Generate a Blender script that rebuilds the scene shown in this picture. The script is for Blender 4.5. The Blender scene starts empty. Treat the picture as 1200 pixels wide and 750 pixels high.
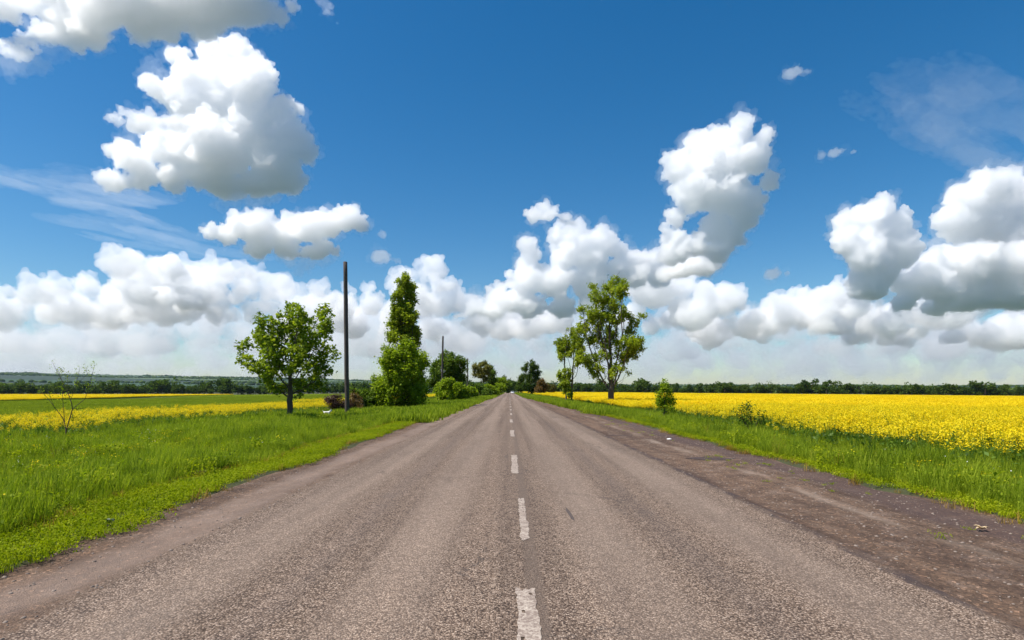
import bpy, bmesh, math, random, time
import numpy as np
from mathutils import Vector, Matrix

T0 = time.time()
sc = bpy.context.scene
COL = sc.collection
random.seed(7)

# ------------------------------------------------------------------ camera, sky, sun, exposure
F, VX, VY, CAMH = 700.0, 597.0, 458.0, 1.6          # focal length and vanishing point in photo pixels, eye height
cam_d = bpy.data.cameras.new('camera')
cam = bpy.data.objects.new('camera', cam_d)
COL.objects.link(cam)
cam_d.sensor_width = 36
cam_d.lens = F * 36 / 1200
cam_d.shift_y = (VY - 375) / 1200
cam_d.shift_x = (600 - VX) / 1200
cam_d.clip_start = 0.1
cam_d.clip_end = 120000
cam.location = (0, 0, CAMH)
cam.rotation_euler = (math.pi / 2, 0, 0)
sc.camera = cam

SUN_EL = math.radians(58)
_a = Vector((-0.80, -0.22, 0)).normalized() * math.cos(SUN_EL)
SUN = Vector((_a.x, _a.y, math.sin(SUN_EL)))
world = bpy.data.worlds.new('World')
sc.world = world
world.use_nodes = True
nt = world.node_tree
bg = nt.nodes['Background']
sky = nt.nodes.new('ShaderNodeTexSky')
sky.sky_type = 'NISHITA'
sky.sun_disc = False
sky.sun_elevation = SUN_EL
sky.sun_rotation = math.atan2(SUN.x, SUN.y)
sky.air_density = 1.0
sky.dust_density = 0.5
sky.ozone_density = 3.0
hsv = nt.nodes.new('ShaderNodeHueSaturation')
hsv.inputs['Hue'].default_value = 0.497
hsv.inputs['Saturation'].default_value = 1.40
nt.links.new(sky.outputs[0], hsv.inputs['Color'])
nt.links.new(hsv.outputs[0], bg.inputs['Color'])
bg.inputs['Strength'].default_value = 0.090
sun_d = bpy.data.lights.new('sun', 'SUN')
sun_d.energy = 5.0
sun_d.angle = math.radians(0.5)
sun_d.color = (1.0, 0.945, 0.87)
sun = bpy.data.objects.new('sun', sun_d)
COL.objects.link(sun)
sun.rotation_euler = SUN.to_track_quat('Z', 'Y').to_euler()

sc.view_settings.view_transform = 'Standard'
sc.view_settings.look = 'None'
sc.view_settings.exposure = 0.45
sc.view_settings.gamma = 1
sc.view_settings.use_curve_mapping = False
cy = sc.cycles
cy.use_denoising = True
cy.volume_bounces = 56
cy.max_bounces = 68
cy.diffuse_bounces = 4
cy.transmission_bounces = 6
cy.transparent_max_bounces = 16


# ------------------------------------------------------------------ helpers
def at(px, py, Y):
    """The point at distance Y that the photo shows at pixel (px, py)."""
    return Vector(((px - VX) / F * Y, Y, CAMH + (VY - py) / F * Y))


def tag(o, label=None, cat=None, group=None, kind=None):
    if label: o['label'] = label
    if cat: o['category'] = cat
    if group: o['group'] = group
    if kind: o['kind'] = kind
    return o


def link(name, me, mat=None, parent=None, loc=None, smooth=False):
    o = bpy.data.objects.new(name, me)
    COL.objects.link(o)
    if mat is not None:
        me.materials.append(mat)
    if parent is not None:
        o.parent = parent
    if loc is not None:
        o.location = loc
    if smooth and len(me.polygons):
        me.polygons.foreach_set('use_smooth', np.ones(len(me.polygons), dtype=bool))
    return o


def mesh_np(name, V, faces_list, rnd=None):
    """V (n,3); faces_list = list of (m,k) index arrays; rnd = optional per-vertex float named 'rnd'."""
    me = bpy.data.meshes.new(name)
    V = np.asarray(V, dtype=np.float32)
    me.vertices.add(len(V))
    me.vertices.foreach_set('co', V.ravel())
    loops = np.concatenate([f.ravel() for f in faces_list]) if faces_list else np.zeros(0, int)
    counts = np.concatenate([np.full(len(f), f.shape[1]) for f in faces_list]) if faces_list else np.zeros(0, int)
    me.loops.add(len(loops))
    me.loops.foreach_set('vertex_index', loops.astype(np.int32))
    me.polygons.add(len(counts))
    starts = np.concatenate([[0], np.cumsum(counts)[:-1]]) if len(counts) else counts
    me.polygons.foreach_set('loop_start', starts.astype(np.int32))
    if rnd is not None:
        a = me.attributes.new('rnd', 'FLOAT', 'POINT')
        a.data.foreach_set('value', np.asarray(rnd, dtype=np.float32))
    me.update(calc_edges=True)
    me.validate()
    return me


def empty(name, loc):
    o = bpy.data.objects.new(name, None)
    COL.objects.link(o)
    o.location = loc
    o.empty_display_size = 0.3
    return o


def sstep(t):
    t = np.clip(t, 0, 1)
    return t * t * (3 - 2 * t)


def vnoise(x, y, seed=0):
    """Smooth value noise in numpy."""
    xi, yi = np.floor(x).astype(np.int64), np.floor(y).astype(np.int64)
    fx, fy = x - xi, y - yi
    fx, fy = fx * fx * (3 - 2 * fx), fy * fy * (3 - 2 * fy)

    def h(a, b):
        n = (a * 374761393 + b * 668265263 + seed * 974711) & 0x7fffffff
        n = ((n ^ (n >> 13)) * 1274126177) & 0x7fffffff
        return ((n ^ (n >> 16)) & 0xffff) / 65535.0
    return (h(xi, yi) * (1 - fx) + h(xi + 1, yi) * fx) * (1 - fy) + (h(xi, yi + 1) * (1 - fx) + h(xi + 1, yi + 1) * fx) * fy


EDGE_L, EDGE_R = -4.55, 6.15                        # where the verges begin


def gz(x, y):
    """Terrain height."""
    x = np.asarray(x, float); y = np.asarray(y, float)
    dr = np.maximum(0, x - EDGE_R)
    dl = np.maximum(0, EDGE_L - x)
    z = -0.45 * sstep(dr / 4.0) - 0.0085 * np.clip(dr - 4, 0, 650)
    z = z - 0.30 * sstep(dl / 6.0) - 0.010 * np.clip(dl - 8, 0, 350)
    w = sstep(np.maximum(dr, dl) / 1.5)
    z = z + w * ((vnoise(x * .35, y * .35, 3) - .5) * .16 + (vnoise(x * .05, y * .05, 5) - .5) * .3 * sstep(np.maximum(dr, dl) / 12))
    return z


def gz1(x, y):
    return float(gz(np.array([x]), np.array([y]))[0])


# ------------------------------------------------------------------ materials
def new_mat(name):
    m = bpy.data.materials.new(name)
    m.use_nodes = True
    return m, m.node_tree.nodes, m.node_tree.links, m.node_tree.nodes['Principled BSDF']


def N(nodes, t, **kw):
    n = nodes.new(t)
    for k, v in kw.items():
        if k in n.inputs:
            n.inputs[k].default_value = v
        else:
            setattr(n, k, v)
    return n


def ramp(nodes, stops, interp='LINEAR'):
    r = nodes.new('ShaderNodeValToRGB')
    r.color_ramp.interpolation = interp
    while len(r.color_ramp.elements) < len(stops):
        r.color_ramp.elements.new(0.5)
    for e, (p, c) in zip(r.color_ramp.elements, stops):
        e.position = p
        e.color = (*c, 1) if len(c) == 3 else c
    return r


def mixc(nodes, links, fac, a, b, blend='MIX'):
    m = nodes.new('ShaderNodeMix')
    m.data_type = 'RGBA'
    m.blend_type = blend
    for sock, v in ((m.inputs[0], fac), (m.inputs[6], a), (m.inputs[7], b)):
        if hasattr(v, 'is_output'):
            links.new(v, sock)
        elif isinstance(v, (int, float)):
            sock.default_value = v
        else:
            sock.default_value = (*v, 1)
    return m.outputs[2]


def mathn(nodes, links, op, a, b=None, c=None, clamp=False):
    m = nodes.new('ShaderNodeMath')
    m.operation = op
    m.use_clamp = clamp
    for i, v in enumerate((a, b, c)):
        if v is None: continue
        if hasattr(v, 'is_output'):
            links.new(v, m.inputs[i])
        else:
            m.inputs[i].default_value = v
    return m.outputs[0]


def leaf_mat(name, dark, mid, light, trans=0.35, rough=0.5, spec=0.3, inst=False):
    """Foliage: colour differs from leaf to leaf ('rnd'), part of the light passes through."""
    m, n, l, p = new_mat(name)
    at_ = N(n, 'ShaderNodeAttribute', attribute_name='rnd')
    fac = at_.outputs['Fac']
    if inst:
        oi = n.new('ShaderNodeObjectInfo')
        pn = N(n, 'ShaderNodeTexNoise', Scale=.55, Detail=4.0, Roughness=.65)
        l.new(oi.outputs['Location'], pn.inputs['Vector'])
        cl = mathn(n, l, 'MULTIPLY', mathn(n, l, 'SUBTRACT', pn.outputs['Fac'], .5), 1.5)
        fac = mathn(n, l, 'ADD', mathn(n, l, 'MULTIPLY', fac, 0.6), mathn(n, l, 'MULTIPLY', oi.outputs['Random'], 0.4))
        fac = mathn(n, l, 'ADD', fac, cl, clamp=True)
    r = ramp(n, [(0.0, dark), (0.5, mid), (1.0, light)])
    l.new(fac, r.inputs[0])
    p.inputs['Roughness'].default_value = rough
    p.inputs['Specular IOR Level'].default_value = spec
    l.new(r.outputs[0], p.inputs['Base Color'])
    t = n.new('ShaderNodeBsdfTranslucent')
    tc = mixc(n, l, 1.0, r.outputs[0], (1.25, 1.3, 0.6), 'MULTIPLY')
    l.new(tc, t.inputs['Color'])
    mx = n.new('ShaderNodeMixShader')
    mx.inputs[0].default_value = trans
    l.new(p.outputs[0], mx.inputs[1]); l.new(t.outputs[0], mx.inputs[2])
    l.new(mx.outputs[0], n['Material Output'].inputs['Surface'])
    return m


def bark_mat(name, a, b, scale=6.0):
    m, n, l, p = new_mat(name)
    tc = n.new('ShaderNodeTexCoord')
    mp = n.new('ShaderNodeMapping'); mp.inputs['Scale'].default_value = (1, 1, .2)
    l.new(tc.outputs['Object'], mp.inputs[0])
    nz = N(n, 'ShaderNodeTexNoise', Scale=scale, Detail=6.0, Roughness=0.7)
    l.new(mp.outputs[0], nz.inputs['Vector'])
    r = ramp(n, [(0.3, a), (0.7, b)])
    l.new(nz.outputs['Fac'], r.inputs[0]); l.new(r.outputs[0], p.inputs['Base Color'])
    p.inputs['Roughness'].default_value = 0.9
    bp = N(n, 'ShaderNodeBump', Strength=0.6, Distance=0.03)
    l.new(nz.outputs['Fac'], bp.inputs['Height']); l.new(bp.outputs[0], p.inputs['Normal'])
    return m


M = {}
M['bark'] = bark_mat('bark', (.045, .033, .024), (.12, .09, .065))
M['bark_grey'] = bark_mat('bark_grey', (.055, .04, .03), (.15, .115, .085))
M['twig'] = bark_mat('twig', (.05, .03, .025), (.10, .065, .05), 20)
M['leaf_broad'] = leaf_mat('leaf_broad', (.05, .09, .006), (.16, .235, .012), (.40, .46, .04), .48, .6, .15)
M['leaf_poplar'] = leaf_mat('leaf_poplar', (.08, .125, .008), (.22, .285, .018), (.45, .50, .05), .5, .6, .15)
M['leaf_bright'] = leaf_mat('leaf_bright', (.07, .115, .005), (.19, .275, .010), (.41, .49, .035), .5, .6, .15)
M['leaf_dark'] = leaf_mat('leaf_dark', (.032, .065, .008), (.085, .145, .014), (.20, .27, .03), .42, .6, .15)
M['leaf_far'] = leaf_mat('leaf_far', (.022, .045, .008), (.055, .10, .014), (.13, .18, .028), .4, .7, .1)
M['leaf_young'] = leaf_mat('leaf_young', (.07, .075, .015), (.15, .15, .03), (.26, .23, .06), .38)
M['leaf_orange'] = leaf_mat('leaf_orange', (.06, .045, .02), (.16, .10, .03), (.28, .17, .05), .3)
M['leaf_olive'] = leaf_mat('leaf_olive', (.05, .05, .012), (.11, .11, .025), (.20, .18, .05), .4)
M['leaf_brown'] = leaf_mat('leaf_brown', (.035, .018, .018), (.075, .035, .028), (.15, .075, .04), .2)
M['grass'] = leaf_mat('grass', (.06, .105, .008), (.215, .295, .012), (.42, .47, .04), .42, .7, .12, inst=True)
M['grass_low'] = leaf_mat('grass_low', (.13, .19, .003), (.26, .32, .004), (.37, .40, .012), .4, .7, .12, inst=True)
M['grass_dry'] = leaf_mat('grass_dry', (.17, .10, .015), (.29, .18, .03), (.40, .28, .07), .3, .8, .1, inst=True)
M['crop'] = leaf_mat('crop', (.13, .18, .010), (.24, .30, .018), (.34, .39, .03), .4, .7, .12, inst=True)
M['rape_green'] = leaf_mat('rape_green', (.05, .10, .012), (.10, .18, .015), (.18, .26, .03), .35, inst=True)
M['petal'] = leaf_mat('petal', (.66, .45, .005), (.82, .62, .008), (.90, .74, .03), .35, .6, .15, inst=True)
M['petal_white'] = leaf_mat('petal_white', (.6, .62, .5), (.7, .7, .6), (.8, .8, .7), .3, inst=True)


def asphalt_mat():
    """Chip-sealed asphalt with wheel tracks and a centre seam, running out into brown dusty shoulders on both sides."""
    m, n, l, p = new_mat('road')
    geo = n.new('ShaderNodeNewGeometry')
    sep = n.new('ShaderNodeSeparateXYZ'); l.new(geo.outputs['Position'], sep.inputs[0])
    X, Y = sep.outputs[0], sep.outputs[1]
    pos = geo.outputs['Position']

    def noise(scale, detail=3.0, rough=.55, stretch=None):
        nz = N(n, 'ShaderNodeTexNoise', Scale=scale, Detail=detail, Roughness=rough)
        if stretch:
            mp = n.new('ShaderNodeMapping'); mp.inputs['Scale'].default_value = stretch
            l.new(pos, mp.inputs[0]); l.new(mp.outputs[0], nz.inputs['Vector'])
        else:
            l.new(pos, nz.inputs['Vector'])
        return nz.outputs['Fac']

    def band(x, c, w, soft):
        d = mathn(n, l, 'ABSOLUTE', mathn(n, l, 'SUBTRACT', x, c))
        mr = N(n, 'ShaderNodeMapRange', interpolation_type='SMOOTHSTEP')
        l.new(d, mr.inputs[0])
        mr.inputs[1].default_value = w; mr.inputs[2].default_value = w + soft
        mr.inputs[3].default_value = 1; mr.inputs[4].default_value = 0
        return mr.outputs[0]

    # stone chips
    vo = N(n, 'ShaderNodeTexVoronoi', Scale=72.0, Randomness=1.0)
    l.new(pos, vo.inputs['Vector'])
    sepc = n.new('ShaderNodeSeparateColor'); l.new(vo.outputs['Color'], sepc.inputs[0])
    chip = ramp(n, [(0.0, (.085, .060, .045)), (.30, (.200, .146, .107)), (.65, (.330, .247, .184)), (1.0, (.53, .42, .33))])
    l.new(sepc.outputs[0], chip.inputs[0])
    gap = ramp(n, [(.25, (1, 1, 1)), (.62, (.38, .345, .32))])
    l.new(mathn(n, l, 'MULTIPLY', vo.outputs['Distance'], 1.0), gap.inputs[0])
    c = mixc(n, l, 1.0, chip.outputs[0], gap.outputs[0], 'MULTIPLY')
    # bare binder patches and clumps of chips, centimetres to decimetres wide
    mid = ramp(n, [(.32, (.72, .69, .68)), (.5, (1, 1, 1)), (.72, (1.18, 1.16, 1.14))])
    l.new(noise(9.0, 5, .7), mid.inputs[0])
    c = mixc(n, l, .75, c, mid.outputs[0], 'MULTIPLY')
    # streaks along the road
    st = ramp(n, [(.36, (.76, .73, .72)), (.5, (1, .98, .97)), (.66, (1.2, 1.17, 1.15))])
    l.new(noise(1.0, 5, .6, (2.6, .045, 1)), st.inputs[0])
    c = mixc(n, l, .9, c, st.outputs[0], 'MULTIPLY')
    # polished dusty wheel tracks
    xw = mathn(n, l, 'ADD', X, mathn(n, l, 'MULTIPLY', mathn(n, l, 'SUBTRACT', noise(.25, 2, .5, (1, .5, 1)), .5), .5))
    tr = None
    for cx, w in ((-2.55, .28), (-.95, .28), (1.0, .28), (2.6, .30)):
        b = band(xw, cx, w * .4, .45)
        tr = b if tr is None else mathn(n, l, 'MAXIMUM', tr, b)
    dust = mathn(n, l, 'MULTIPLY', tr, mathn(n, l, 'MULTIPLY', noise(1.3, 4, .6, (1, .3, 1)), .55))
    c = mixc(n, l, dust, c, (.335, .254, .196))
    # seam sealed with darker bitumen along the middle
    xs_ = mathn(n, l, 'ADD', X, mathn(n, l, 'MULTIPLY', mathn(n, l, 'SUBTRACT', noise(7.0, 6, .75, (1, .6, 1)), .5), .16))
    seam = mathn(n, l, 'MULTIPLY', band(xs_, .20, .045, .04), mathn(n, l, 'MULTIPLY', noise(1.2, 3, .6, (1, .6, 1)), 1.6, clamp=True), clamp=True)
    c = mixc(n, l, mathn(n, l, 'MULTIPLY', seam, .8), c, (.135, .098, .074))
    # dark worn joints
    for cx, ss in ((-1.75, .32), (1.75, .3), (-3.0, .2)):
        sm = mathn(n, l, 'MULTIPLY', band(xw, cx, .03, .22), mathn(n, l, 'MULTIPLY', noise(.9, 4, .65, (1, .25, 1)), ss))
        c = mixc(n, l, sm, c, (.12, .095, .085))
    # hair cracks and a few dark patches
    wv = n.new('ShaderNodeVectorMath'); wv.operation = 'ADD'
    nzv = N(n, 'ShaderNodeTexNoise', Scale=1.3, Detail=6.0, Roughness=.7); l.new(pos, nzv.inputs['Vector'])
    l.new(pos, wv.inputs[0]); l.new(nzv.outputs['Color'], wv.inputs[1])
    vk = N(n, 'ShaderNodeTexVoronoi', Scale=.42, feature='DISTANCE_TO_EDGE'); l.new(wv.outputs[0], vk.inputs['Vector'])
    rk = ramp(n, [(.004, (1, 1, 1)), (.012, (0, 0, 0))]); l.new(vk.outputs['Distance'], rk.inputs[0])
    rg = ramp(n, [(.50, (0, 0, 0)), (.60, (.75, .75, .75))]); l.new(noise(.33, 3, .5), rg.inputs[0])
    c = mixc(n, l, mathn(n, l, 'MULTIPLY', rk.outputs[0], rg.outputs[0]), c, (.07, .055, .046))
    rp2 = ramp(n, [(.60, (0, 0, 0)), (.70, (.4, .4, .4))]); l.new(noise(.9, 6, .7, (1, .45, 1)), rp2.inputs[0])
    c = mixc(n, l, rp2.outputs[0], c, (.13, .102, .084))
    # dirt of the shoulders
    dn = noise(2.2, 8, .72)
    dirt = ramp(n, [(.25, (.052, .034, .027)), (.5, (.124, .077, .049)), (.75, (.20, .147, .115))])
    l.new(dn, dirt.inputs[0])
    v2 = N(n, 'ShaderNodeTexVoronoi', Scale=38.0)
    l.new(pos, v2.inputs['Vector'])
    sp2 = n.new('ShaderNodeSeparateColor'); l.new(v2.outputs['Color'], sp2.inputs[0])
    grit = ramp(n, [(.0, (.5, .5, .5)), (.6, (1, 1, 1)), (.93, (1.25, 1.22, 1.2)), (.98, (2.4, 2.3, 2.2))])
    l.new(sp2.outputs[1], grit.inputs[0])
    d = mixc(n, l, .8, dirt.outputs[0], grit.outputs[0], 'MULTIPLY')
    streak = ramp(n, [(.35, (.62, .58, .58)), (.5, (1, 1, 1)), (.68, (1.35, 1.32, 1.28))])
    l.new(noise(1.0, 6, .65, (2.2, .12, 1)), streak.inputs[0])
    d = mixc(n, l, .9, d, streak.outputs[0], 'MULTIPLY')
    # pale dusty tyre line and a darker rim along the right-hand verge
    ruf = mathn(n, l, 'ADD', X, mathn(n, l, 'MULTIPLY', mathn(n, l, 'SUBTRACT', noise(.35, 4, .6, (1, .6, 1)), .5), 1.1))
    rp = ramp(n, [(.46, (0, 0, 0)), (.66, (.5, .5, .5))]); l.new(noise(.9, 5, .65, (1.4, .3, 1)), rp.inputs[0])
    N_pale = rp.outputs[0]
    pale = mathn(n, l, 'MULTIPLY', band(ruf, 4.75, .04, .22), N_pale)
    d = mixc(n, l, pale, d, (.40, .315, .245))
    rim = band(ruf, 5.75, .22, .30)
    d = mixc(n, l, mathn(n, l, 'MULTIPLY', rim, .65), d, (.072, .046, .042))
    dust2 = mathn(n, l, 'MULTIPLY', band(ruf, -3.75, .15, .35), mathn(n, l, 'MULTIPLY', noise(.9, 4, .6, (1, .5, 1)), .9))
    d = mixc(n, l, dust2, d, (.29, .215, .17))
    # ragged border between the two
    wob = mathn(n, l, 'MULTIPLY', mathn(n, l, 'SUBTRACT', noise(2.6, 10, .78, (1, .6, 1)), .5), .9)
    ax = mathn(n, l, 'ADD', mathn(n, l, 'ABSOLUTE', mathn(n, l, 'SUBTRACT', X, .0)), wob)
    mr = N(n, 'ShaderNodeMapRange', interpolation_type='SMOOTHSTEP')
    l.new(ax, mr.inputs[0]); mr.inputs[1].default_value = 3.2; mr.inputs[2].default_value = 3.5
    c = mixc(n, l, mr.outputs[0], c, d)
    rc = ramp(n, [(.42, (0, 0, 0)), (.56, (1, 1, 1))]); l.new(noise(1.8, 5, .65, (1, .5, 1)), rc.inputs[0])
    N_crack = rc.outputs[0]
    crack = mathn(n, l, 'MULTIPLY', band(ax, 3.40, .035, .10), mathn(n, l, 'MULTIPLY', N_crack, band(X, 3.5, 1.0, .3)))
    c = mixc(n, l, crack, c, (.065, .045, .04))
    l.new(c, p.inputs['Base Color'])
    p.inputs['Roughness'].default_value = .88
    p.inputs['Specular IOR Level'].default_value = .25
    hgt = mathn(n, l, 'SUBTRACT', mathn(n, l, 'MULTIPLY', sepc.outputs[0], .6), mathn(n, l, 'MULTIPLY', vo.outputs['Distance'], 1.0))
    bp = N(n, 'ShaderNodeBump', Strength=.9, Distance=.008)
    l.new(hgt, bp.inputs['Height'])
    bp2 = N(n, 'ShaderNodeBump', Strength=.5, Distance=.04)
    l.new(dn, bp2.inputs['Height']); l.new(bp.outputs[0], bp2.inputs['Normal'])
    l.new(bp2.outputs[0], p.inputs['Normal'])
    return m


def ground_mat():
    m, n, l, p = new_mat('ground')
    geo = n.new('ShaderNodeNewGeometry')
    nz = N(n, 'ShaderNodeTexNoise', Scale=.8, Detail=8.0, Roughness=.7)
    l.new(geo.outputs['Position'], nz.inputs['Vector'])
    r = ramp(n, [(.3, (.045, .045, .028)), (.55, (.06, .066, .03)), (.75, (.085, .075, .045))])
    l.new(nz.outputs['Fac'], r.inputs[0])
    l.new(r.outputs[0], p.inputs['Base Color'])
    p.inputs['Roughness'].default_value = 1
    p.inputs['Specular IOR Level'].default_value = .1
    return m


def hill_mat():
    """Field strips, fallow and woods on the far slopes."""
    m, n, l, p = new_mat('hills')
    geo = n.new('ShaderNodeNewGeometry')
    mp = n.new('ShaderNodeMapping'); mp.inputs['Scale'].default_value = (.00035, .0016, 0); mp.inputs['Rotation'].default_value = (0, 0, .12)
    l.new(geo.outputs['Position'], mp.inputs[0])
    vo = N(n, 'ShaderNodeTexVoronoi', Scale=1.0); l.new(mp.outputs[0], vo.inputs['Vector'])
    s = n.new('ShaderNodeSeparateColor'); l.new(vo.outputs['Color'], s.inputs[0])
    r = ramp(n, [(0, (.010, .024, .010)), (.25, (.014, .036, .014)), (.42, (.02, .055, .018)), (.58, (.035, .08, .025)), (.72, (.012, .03, .012)), (.92, (.07, .11, .04))], 'CONSTANT')
    l.new(s.outputs[0], r.inputs[0])
    nz = N(n, 'ShaderNodeTexNoise', Scale=.02, Detail=6.0); l.new(geo.outputs['Position'], nz.inputs['Vector'])
    r2 = ramp(n, [(.3, (.75, .75, .75)), (.7, (1.2, 1.2, 1.2))]); l.new(nz.outputs['Fac'], r2.inputs[0])
    l.new(mixc(n, l, 1.0, r.outputs[0], r2.outputs[0], 'MULTIPLY'), p.inputs['Base Color'])
    p.inputs['Roughness'].default_value = 1
    return m


def plain_mat(name, col, rough=.8, spec=.3, var=.25, scale=30, metal=0):
    m, n, l, p = new_mat(name)
    tc = n.new('ShaderNodeTexCoord')
    nz = N(n, 'ShaderNodeTexNoise', Scale=float(scale), Detail=5.0, Roughness=.65)
    l.new(tc.outputs['Object'], nz.inputs['Vector'])
    r = ramp(n, [(.3, tuple(c * (1 - var) for c in col)), (.7, tuple(min(1, c * (1 + var)) for c in col))])
    l.new(nz.outputs['Fac'], r.inputs[0]); l.new(r.outputs[0], p.inputs['Base Color'])
    p.inputs['Roughness'].default_value = rough
    p.inputs['Specular IOR Level'].default_value = spec
    p.inputs['Metallic'].default_value = metal
    return m


def paint_mat():
    """Road paint worn through to the stone chips."""
    m, n, l, p = new_mat('road_paint')
    geo = n.new('ShaderNodeNewGeometry')
    vo = N(n, 'ShaderNodeTexVoronoi', Scale=62.0); l.new(geo.outputs['Position'], vo.inputs['Vector'])
    s = n.new('ShaderNodeSeparateColor'); l.new(vo.outputs['Color'], s.inputs[0])
    nz = N(n, 'ShaderNodeTexNoise', Scale=7.0, Detail=6.0, Roughness=.75); l.new(geo.outputs['Position'], nz.inputs['Vector'])
    w = mathn(n, l, 'ADD', mathn(n, l, 'MULTIPLY', s.outputs[0], .38), nz.outputs['Fac'])
    r = ramp(n, [(.58, (.22, .165, .13)), (.76, (.37, .30, .24)), (1.0, (.48, .41, .33))])
    l.new(w, r.inputs[0])
    l.new(r.outputs[0], p.inputs['Base Color'])
    p.inputs['Roughness'].default_value = .8
    bp = N(n, 'ShaderNodeBump', Strength=.6, Distance=.006)
    l.new(s.outputs[0], bp.inputs['Height']); l.new(bp.outputs[0], p.inputs['Normal'])
    return m


def vol_mat(name, dens, col=(1, 1, 1), g=0.0):
    m = bpy.data.materials.new(name)
    m.use_nodes = True
    n = m.node_tree.nodes
    n.remove(n['Principled BSDF'])
    v = n.new('ShaderNodeVolumePrincipled')
    v.inputs['Color'].default_value = (*col, 1)
    v.inputs['Density'].default_value = dens
    v.inputs['Anisotropy'].default_value = g
    m.node_tree.links.new(v.outputs[0], n['Material Output'].inputs['Volume'])
    return m


M['road'] = asphalt_mat()
M['ground'] = ground_mat()
M['hills'] = hill_mat()
M['paint'] = paint_mat()
M['pole'] = plain_mat('pole', (.085, .07, .06), .85, .2, .35, 9)
M['tar'] = plain_mat('tar', (.085, .066, .058), .8, .2, .5, 45)
M['dark_brown'] = plain_mat('dark_brown', (.065, .043, .036), .8, .25, .5, 8)
M['stone'] = plain_mat('stone', (.24, .19, .155), .9, .2, .4, 30)
M['white_fur'] = plain_mat('white_fur', (.78, .76, .72), .9, .1, .06, 30)
M['car_white'] = plain_mat('car_white', (.74, .75, .76), .3, .5, .03, 5)
M['glass_dark'] = plain_mat('glass_dark', (.02, .025, .03), .08, .6, .1, 5)
M['rubber'] = plain_mat('rubber', (.02, .02, .02), .85, .2, .1, 10)
M['headlight'] = plain_mat('headlight', (.7, .72, .75), .1, .8, .05, 10)
M['dry_leaf'] = plain_mat('dry_leaf', (.52, .40, .25), .9, .1, .2, 40)
M['litter'] = plain_mat('litter', (.78, .77, .74), .7, .3, .05, 30)
M['sprig'] = leaf_mat('sprig', (.012, .035, .018), (.025, .06, .03), (.05, .10, .04), .15)

# ------------------------------------------------------------------ ground, hills, road
def spaced(a, b, near, ratio):
    out, s, v = [a], near, a
    while v < b:
        v += s; s *= ratio; out.append(min(v, b))
    return out


def grid_mesh(name, xs, ys, zf):
    Xg, Yg = np.meshgrid(np.array(xs), np.array(ys))
    Z = zf(Xg, Yg)
    V = np.stack([Xg, Yg, Z], -1).reshape(-1, 3)
    nx, ny = len(xs), len(ys)
    i = np.arange(nx * ny).reshape(ny, nx)
    Fq = np.stack([i[:-1, :-1], i[:-1, 1:], i[1:, 1:], i[1:, :-1]], -1).reshape(-1, 4)
    return mesh_np(name, V, [Fq])


def ground_z(x, y):
    z = gz(x, y)
    inside = sstep((x - (EDGE_L - .15)) / .3) * sstep((EDGE_R + .15 - x) / .3)
    return z + .012 - inside * .06


xs_r = spaced(EDGE_R + .3, 13000, .35, 1.07)
xs_l = [-v for v in spaced(-EDGE_L + .3, 13000, .35, 1.07)][::-1]
xs = xs_l + [EDGE_L - .15, EDGE_L, EDGE_L + .15, 0, EDGE_R - .15, EDGE_R, EDGE_R + .15] + xs_r
ys = [-1500, -400, -100, -30, -8] + spaced(0, 13000, .5, 1.045)
g = link('ground', grid_mesh('ground', xs, ys, ground_z), M['ground'], smooth=True)
tag(g, kind='structure')


def hill_h(x, y):
    r = np.hypot(x, y)
    px = VX + x / np.maximum(y, 1) * F
    ridge = np.interp(px, [-600, 0, 200, 400, 600, 800, 1200, 1800], [17.5, 16.5, 15.5, 12.5, 8.5, 6.5, 5.0, 5.0]) / F * 8000
    t = np.clip((r - 1500) / 6500, 0, 1)
    return -13 + (ridge + 14) * t ** 1.25 + (vnoise(x * .0011, y * .0011, 11) - .5) * 26 * t + (vnoise(x * .006, y * .004, 12) - .5) * 6 * t


hx = np.linspace(-10500, 10500, 260)
hy = np.linspace(1250, 8800, 110)
g = link('hills', grid_mesh('hills', hx, hy, hill_h), M['hills'], smooth=True)
tag(g, kind='structure')

rx = np.concatenate([[-4.9], np.linspace(-4.6, 6.2, 73), [6.5]])
ry = np.array([-30, -8] + spaced(0, 600, .15, 1.03))


def road_z(x, y):
    z = .004 - .012 * x * x / 12.0
    z = np.maximum(z, -.02)
    sh = np.maximum(sstep((x - 3.3) / .25), sstep((-3.3 - x) / .25))
    z = z - sh * (.018 + (vnoise(x * 1.6, y * .7, 21) - .4) * .05)
    z = np.where((x < -4.85) | (x > 6.45), -.06, z)
    return z + .03


g = link('road', grid_mesh('road', rx, ry, road_z), M['road'], smooth=True)
tag(g, kind='structure')


def road_top(x, y):
    return float(road_z(np.array([x]), np.array([y]))[0])


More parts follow.
